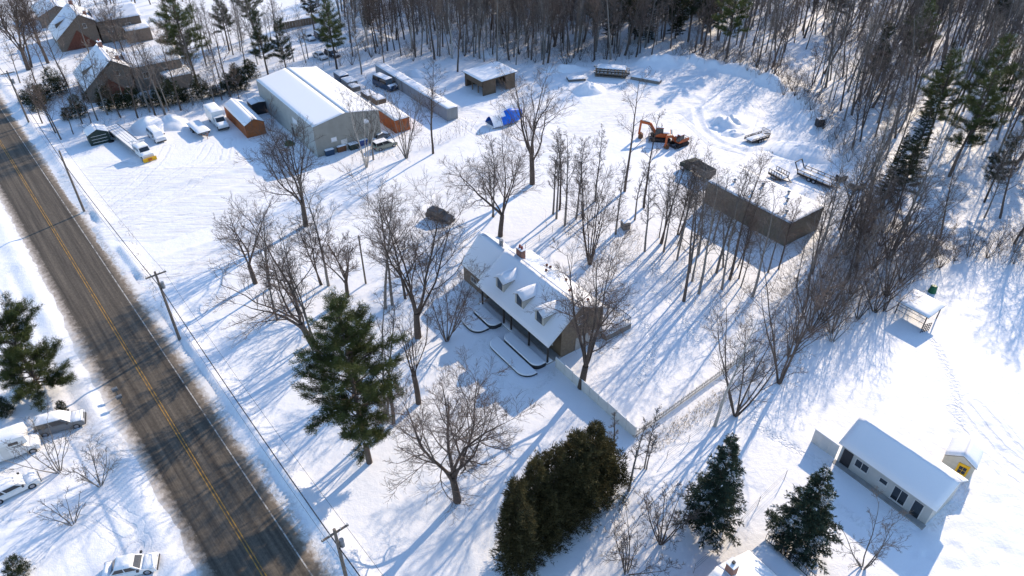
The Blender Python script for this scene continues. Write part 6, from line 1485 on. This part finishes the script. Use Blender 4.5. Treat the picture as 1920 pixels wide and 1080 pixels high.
def spruce(h, r, seed, needle='needle_spruce', snow=.05, dens=1.0):
    w = Wood(seed); rr = w.r; rs = np.random.default_rng(seed)
    q, rad = w.limb((0, 0, -.3), (0, 0, 1), h + .3, .014 * h + .04, .03, 10, .006, 0, 0)
    nb = int(17 * h * dens)
    for k in range(nb):
        t = .09 + .9 * (k + rr.random()) / nb; z = h * t; az = k * 2.4 + rr.uniform(-.4, .4)
        L = r * (1 - t) ** .85 * rr.uniform(.62, 1.18) + .15; el = -.12 + .6 * t + rr.uniform(-.12, .12)
        b, br = w.limb((0, 0, z), (math.cos(az) * math.cos(el), math.sin(az) * math.cos(el), math.sin(el)), L, .02 + .008 * L, .01, 4, .05, .03, 1)
        m_ = int(L * 4.5) + 1
        for j in range(m_):
            tt = .2 + .8 * (j + rr.random()) / m_; ii = min(int(tt * 4), 3); ff = tt * 4 - ii; pp = tuple(b[ii][x] + (b[ii + 1][x] - b[ii][x]) * ff for x in range(3)); d = _unit(*(b[ii + 1][x] - b[ii][x] for x in range(3)))
            s_ = 1 if j % 2 else -1; dd = _unit(d[0] * .7 - d[1] * s_ * .7, d[1] * .7 + d[0] * s_ * .7, d[2] - .15); w.limb(pp, dd, (.25 + .33 * L * (1 - tt)) * rr.uniform(.6, 1.2), .01, .005, 2, .08, -.02, 2)
    tk = [x for x in w.out if x[2] == 0]; lb = [x for x in w.out if x[2] == 1]
    A, DA = along(w.out, rs, .0, 26 * dens, 2); B, DB = along(w.out, rs, .25, 16 * dens, 1); P = np.concatenate([A, B]); D = np.concatenate([DA, DB]); n = len(P); k = 3
    P = np.repeat(P, k, 0) + rs.normal(0, .03, (n * k, 3)); D = norm(np.repeat(D, k, 0) + rs.normal(0, .55, (n * k, 3)) + np.array([0, 0, -.12]))
    f = needle_mesh(P, D, rs.uniform(.12, .26, n * k), rs.uniform(.04, .07, n * k), rs, needle, .1, snow)
    V, Q = tubes(tk); t = np_mesh('trunk', V, quads=Q, materials=['bark']); V, Q = tubes(lb); c = np_mesh('branches', V, quads=Q, materials=['twig'])
    return t, c, f
def cedar(h, r, seed, needle='needle_cedar', dens=1.0, snow=.0, spires=6, flat=.62):
    rs = np.random.default_rng(seed); n0 = int(5000 * dens * h / 10 * r / 1.8); Ps = []; Ds = []; k = 5
    for q in range(spires):
        if q == 0: ox, oy, hh, rr_, n = 0, 0, h, r * .72, int(n0 * .36)
        else:
            an = q * 2.4 + rs.uniform(-.5, .5); of = r * rs.uniform(.35, .72); ox, oy = of * math.cos(an), of * math.sin(an); hh = h * rs.uniform(.5, .92); rr_ = r * rs.uniform(.34, .56); n = int(n0 * .64 / max(1, spires - 1))
        t = rs.random(n) ** .85; a = rs.uniform(0, 6.283, n); prof = np.minimum(1, (t + .15) * 4) * (1 - t) ** flat
        lump = 1 + .26 * np.sin(a * 3 + t * 9 + seed + q) + .2 * np.sin(a * 5 - t * 14 + q) + .12 * np.sin(a * 9 + t * 31)
        rad = rr_ * prof * lump * (1 - .5 * rs.random(n) ** 1.6) * 1.15
        Ps.append(np.stack([ox + rad * np.cos(a), oy + rad * np.sin(a), t * hh * .985], 1)); Ds.append(np.stack([np.cos(a), np.sin(a), np.full(n, .75)], 1))
    P = np.concatenate(Ps); D0 = np.concatenate(Ds); pick = rs.permutation(len(P))[:len(P) // 4]; P = P[pick]; D0 = D0[pick]; n = len(P); k = 14
    out = np.repeat(rs.uniform(0, .3, n), k)[:, None]; P = np.repeat(P, k, 0) + rs.normal(0, .14, (n * k, 3)) + np.repeat(D0, k, 0) * out; D = norm(np.repeat(D0, k, 0) + rs.normal(0, .45, (n * k, 3)))
    f = needle_mesh(P, D, rs.uniform(.16, .42, n * k), rs.uniform(.05, .1, n * k), rs, needle, 0, snow)
    w = Wood(seed); w.limb((0, 0, -.3), (0, 0, 1), h * .9, .14, .02, 6, .02, 0, 0)
    for k in range(26):
        z = h * (.08 + .8 * k / 26); az = k * 2.4; w.limb((0, 0, z), (math.cos(az) * .7, math.sin(az) * .7, .7), r * (1 - z / h) * .9, .03, .01, 3, .05, .05, 1)
    V, Q = tubes([x for x in w.out if x[2] == 0]); tr = np_mesh('trunk', V, quads=Q, materials=['bark']); V, Q = tubes([x for x in w.out if x[2] == 1]); c = np_mesh('branches', V, quads=Q, materials=['twig'])
    return tr, c, f
def conifer(m, p, label, name, group=None, yaw=0.0, scale=1.0, cat='tree', tilt=(0, 0)):
    t = thing(name, label, cat, p, yaw, group); t.rotation_euler = (*tilt, yaw)
    if scale != 1.0: t.scale = (scale,) * 3
    for nm, me in zip(('trunk', 'branches', 'foliage'), m): link(bpy.data.objects.new(nm, me), t)
    return t
conifer(pine(21.6, 5.6, 11, .13, 1.5), on(693, 868), 'big dark green pine standing before the cottage lawn', 'pine_tree')
conifer(spruce(13.2, 3.3, 12), on(1327, 992), 'dark pointed spruce left of the other in the lower right', 'spruce_tree')
conifer(spruce(12.0, 3.7, 13, snow=.07), on(1487, 1036), 'broad snow dusted spruce beside the bungalow', 'spruce_tree')
conifer(pine(10.8, 5.0, 14, .06, 1.15, 'needle_pine'), on(75, 728), 'bushy green pine left of the road', 'pine_tree')
for k, (u, v, tu, tv, r_, lb) in enumerate(((968, 1072, 962, 905, 1.6, 'leftmost low cedar of the dark clump'), (1000, 1030, 992, 870, 1.9, 'second cedar of the dark clump from the left'), (1032, 1002, 1022, 845, 2.0, 'golden brown cedar in the middle of the clump'), (1070, 975, 1062, 815, 2.1, 'tall dark cedar right of the middle of the clump'),
        (1102, 952, 1102, 798, 2.1, 'tallest cedar of the clump at its upper right'), (1128, 930, 1132, 835, 1.8, 'rightmost cedar of the dark clump'))):
    conifer(cedar(height_of((u, v), (tu, tv)), r_ * 1.2, 60 + k, spires=8, flat=.55), on(u, v), lb, 'cedar_tree', 'clump of cedars in the front lawn', yaw=k)
# pines of the wood and the top left, sharing grown forms
pf = [pine(19, 4.6, 81, .3, .85, 'needle_pine'), pine(18, 4.0, 82, .32, .8, 'needle_dark'), spruce(15, 2.6, 83, 'needle_dark', .02, .7)]
for k, (u, v, hh, f, lb) in enumerate(((372, 165, 22, 0, 'large pine behind the nearer brick house'), (632, 130, 17, 0, 'pine between the top parking place and the wood'), (505, 150, 15, 1, 'thin dark pine left of the top parking place'), (540, 148, 13, 1, 'small dark pine behind the warehouse roof edge'),
        (1362, 110, 18, 0, 'pine at the top behind the cleared yard'), (1700, 150, 18, 0, 'sunlit pine at the top edge of the right wood'), (1742, 215, 15, 2, 'narrow dark conifer in the right wood'), (1780, 330, 19, 0, 'golden green pine in the right wood'), (1700, 330, 16, 2, 'dark green conifer left of the golden pine'),
        (1655, 385, 13, 2, 'low dark conifer in the thicket behind the store'), (1916, 300, 15, 0, 'pine cut by the right picture edge'), (1245, 70, 18, 1, 'dark pine in the shade at the top of the wood'), (1290, 80, 19, 1, 'dark pine right of another at the top of the wood'), (1180, 85, 18, 1, 'dark pine above the log stack'),
        (1330, 60, 18, 2, 'dark spruce at the top of the wood right of the pines'), (1560, 60, 17, 1, 'dark pine among bare trunks at the top right'), (1850, 90, 17, 1, 'dark pine in the far right wood'), (700, 40, 13, 2, 'dark spruce at the top beside the snow heap'), (690, 55, 10, 2, 'small dark spruce at the top beside the snow heap'), (430, 95, 15, 1, 'dark pine behind the large pine at the top left'), (480, 70, 16, 0, 'pine right of the large pine at the top left'), (335, 120, 13, 2, 'dark spruce at the back corner of the nearer brick house'), (590, 60, 14, 1, 'dark pine behind the top parking place'), (1815, 270, 20, 0, 'golden pine right of the golden green one in the right wood'), (1735, 275, 18, 0, 'green pine left of the golden green one in the right wood'), (1680, 395, 12, 1, 'low dark pine behind the thicket'), (1845, 380, 12, 1, 'dark pine near the far right of the wood'), (1905, 200, 17, 1, 'dark pine at the right picture edge high up'), (1625, 180, 15, 1, 'dark pine at the yard edge of the right wood'))):
    conifer(pf[f], on(u, v), lb, 'pine_tree' if f < 2 else 'spruce_tree', yaw=k * 1.3, scale=hh / (19, 18, 15)[f])
dk_ = random.Random(8)
for k in range(26):
    u, v = dk_.uniform(1085, 1360), dk_.uniform(8, 88)
    conifer(pf[dk_.choice([1, 1, 2])], on(u, v), 'dark evergreen in the shaded stand at the top of the wood', 'evergreen_tree', 'dark evergreens at the top of the wood', yaw=k * 1.1, scale=dk_.uniform(.8, 1.1))
hedge = cedar(5.0, 2.3, 90, 'needle_dark', .8, .03, 8, .45); hedge2 = cedar(6.0, 2.6, 91, 'needle_dark', .7, .03, 9, .45)
for k, (u, v) in enumerate(((128, 225), (150, 218), (205, 205), (232, 204), (255, 202), (278, 201), (300, 200), (325, 196), (350, 192), (380, 186), (405, 182), (430, 176), (452, 170), (445, 150), (470, 148), (50, 195), (85, 190), (110, 178), (170, 190), (75, 205))):
    conifer((hedge, hedge2)[k % 2], on(u, v), 'dark evergreen shrub in the hedge below the brick houses', 'evergreen_shrub', 'evergreen hedge below the brick houses', yaw=k * 1.7, scale=(.5 + .12 * ((k * 7) % 5)), cat='shrub')
for k, (u, v, s_, lb) in enumerate(((14, 778, .35, 'low dark evergreen bush beside the camper'), (118, 770, .25, 'snow dusted bush at the rear of the silver estate car'), (40, 1078, .42, 'rounded brownish bush at the lower left edge'), (2, 770, .4, 'dark evergreen bush at the left edge above the camper'))):
    conifer(hedge2, on(u, v), lb, 'evergreen_bush', yaw=k, scale=s_, cat='bush')

# ------------------------------------------------------------------ undergrowth: thickets, weeds
def brush(polys, name, label, seed, material, hmin, hmax, cat='thicket'):
    w = Wood(seed); r_ = w.r
    for poly, n in polys:
        for (x, y) in scatter([(p[0], p[1]) for p in poly], n, .25, seed + n):
            z = gh(x, y); h = r_.uniform(hmin, hmax); tl = r_.uniform(0, .75); az = r_.uniform(0, 6.28)
            q, rad = w.limb((x, y, z - .1), (math.sin(tl) * math.cos(az), math.sin(tl) * math.sin(az), math.cos(tl)), h, .012 + .004 * h, .008, 3, .1, .03, 1)
            for k in range(8):
                i = r_.randint(0, 2); p = q[i + 1]; az2 = r_.uniform(0, 6.28); e2 = r_.uniform(.1, 1.1); w.limb(p, (math.cos(az2) * math.cos(e2), math.sin(az2) * math.cos(e2), math.sin(e2)), h * r_.uniform(.18, .5), .011, .006, 1, .1, 0, 2)
    V, Q = tubes(w.out); me = np_mesh(name, V, quads=Q, materials=[material]); o = bpy.data.objects.new(name, me); link(o); return tag(o, label, cat, None, 'stuff')
brush([([S(1560, 470), S(1640, 420), S(1760, 470), S(1700, 550), S(1600, 620), S(1500, 640), S(1520, 560)], 240), ([S(1230, 118), S(1330, 100), S(1460, 150), S(1540, 210), S(1600, 300), S(1560, 300), S(1480, 190), S(1380, 135)], 200),
       ([S(1690, 540), S(1800, 490), S(1920, 500), S(1920, 470), S(1760, 470)], 90)], 'thicket', 'dense brown bare thicket along the edge of the right wood', 41, 'twig_red', 2.0, 6.5)
brush([([S(640, 130), S(860, 112), S(1050, 130), S(1180, 122), S(1180, 105), S(860, 95), S(660, 100)], 160), ([S(100, 250), S(320, 205), S(470, 175), S(470, 190), S(330, 222), S(110, 262)], 90), ([S(470, 110), S(600, 90), S(640, 130), S(500, 145)], 110)], 'undergrowth', 'bare undergrowth along the wood edge behind warehouse and containers', 42, 'twig_grey', 1.0, 3.2)
brush([([S(1010, 420), S(1130, 400), S(1300, 480), S(1420, 560), S(1340, 590), S(1200, 500), S(1100, 470)], 80), ([S(640, 320), S(820, 275), S(890, 250), S(880, 240), S(780, 280), S(650, 305)], 60), ([S(850, 300), S(960, 280), S(960, 360), S(890, 380)], 25)], 'saplings', 'thin saplings between the grove trees and along the drive', 43, 'twig', 1.0, 3.5)
brush([([S(1215, 830), S(1330, 745), S(1420, 690), S(1430, 700), S(1340, 770), S(1235, 850)], 420), ([S(225, 420), S(300, 585), S(310, 580), S(240, 420)], 40)], 'dry_weeds', 'dry brown weeds in the snow along the weathered fence', 44, 'dry_grass', .25, .8, 'weeds')
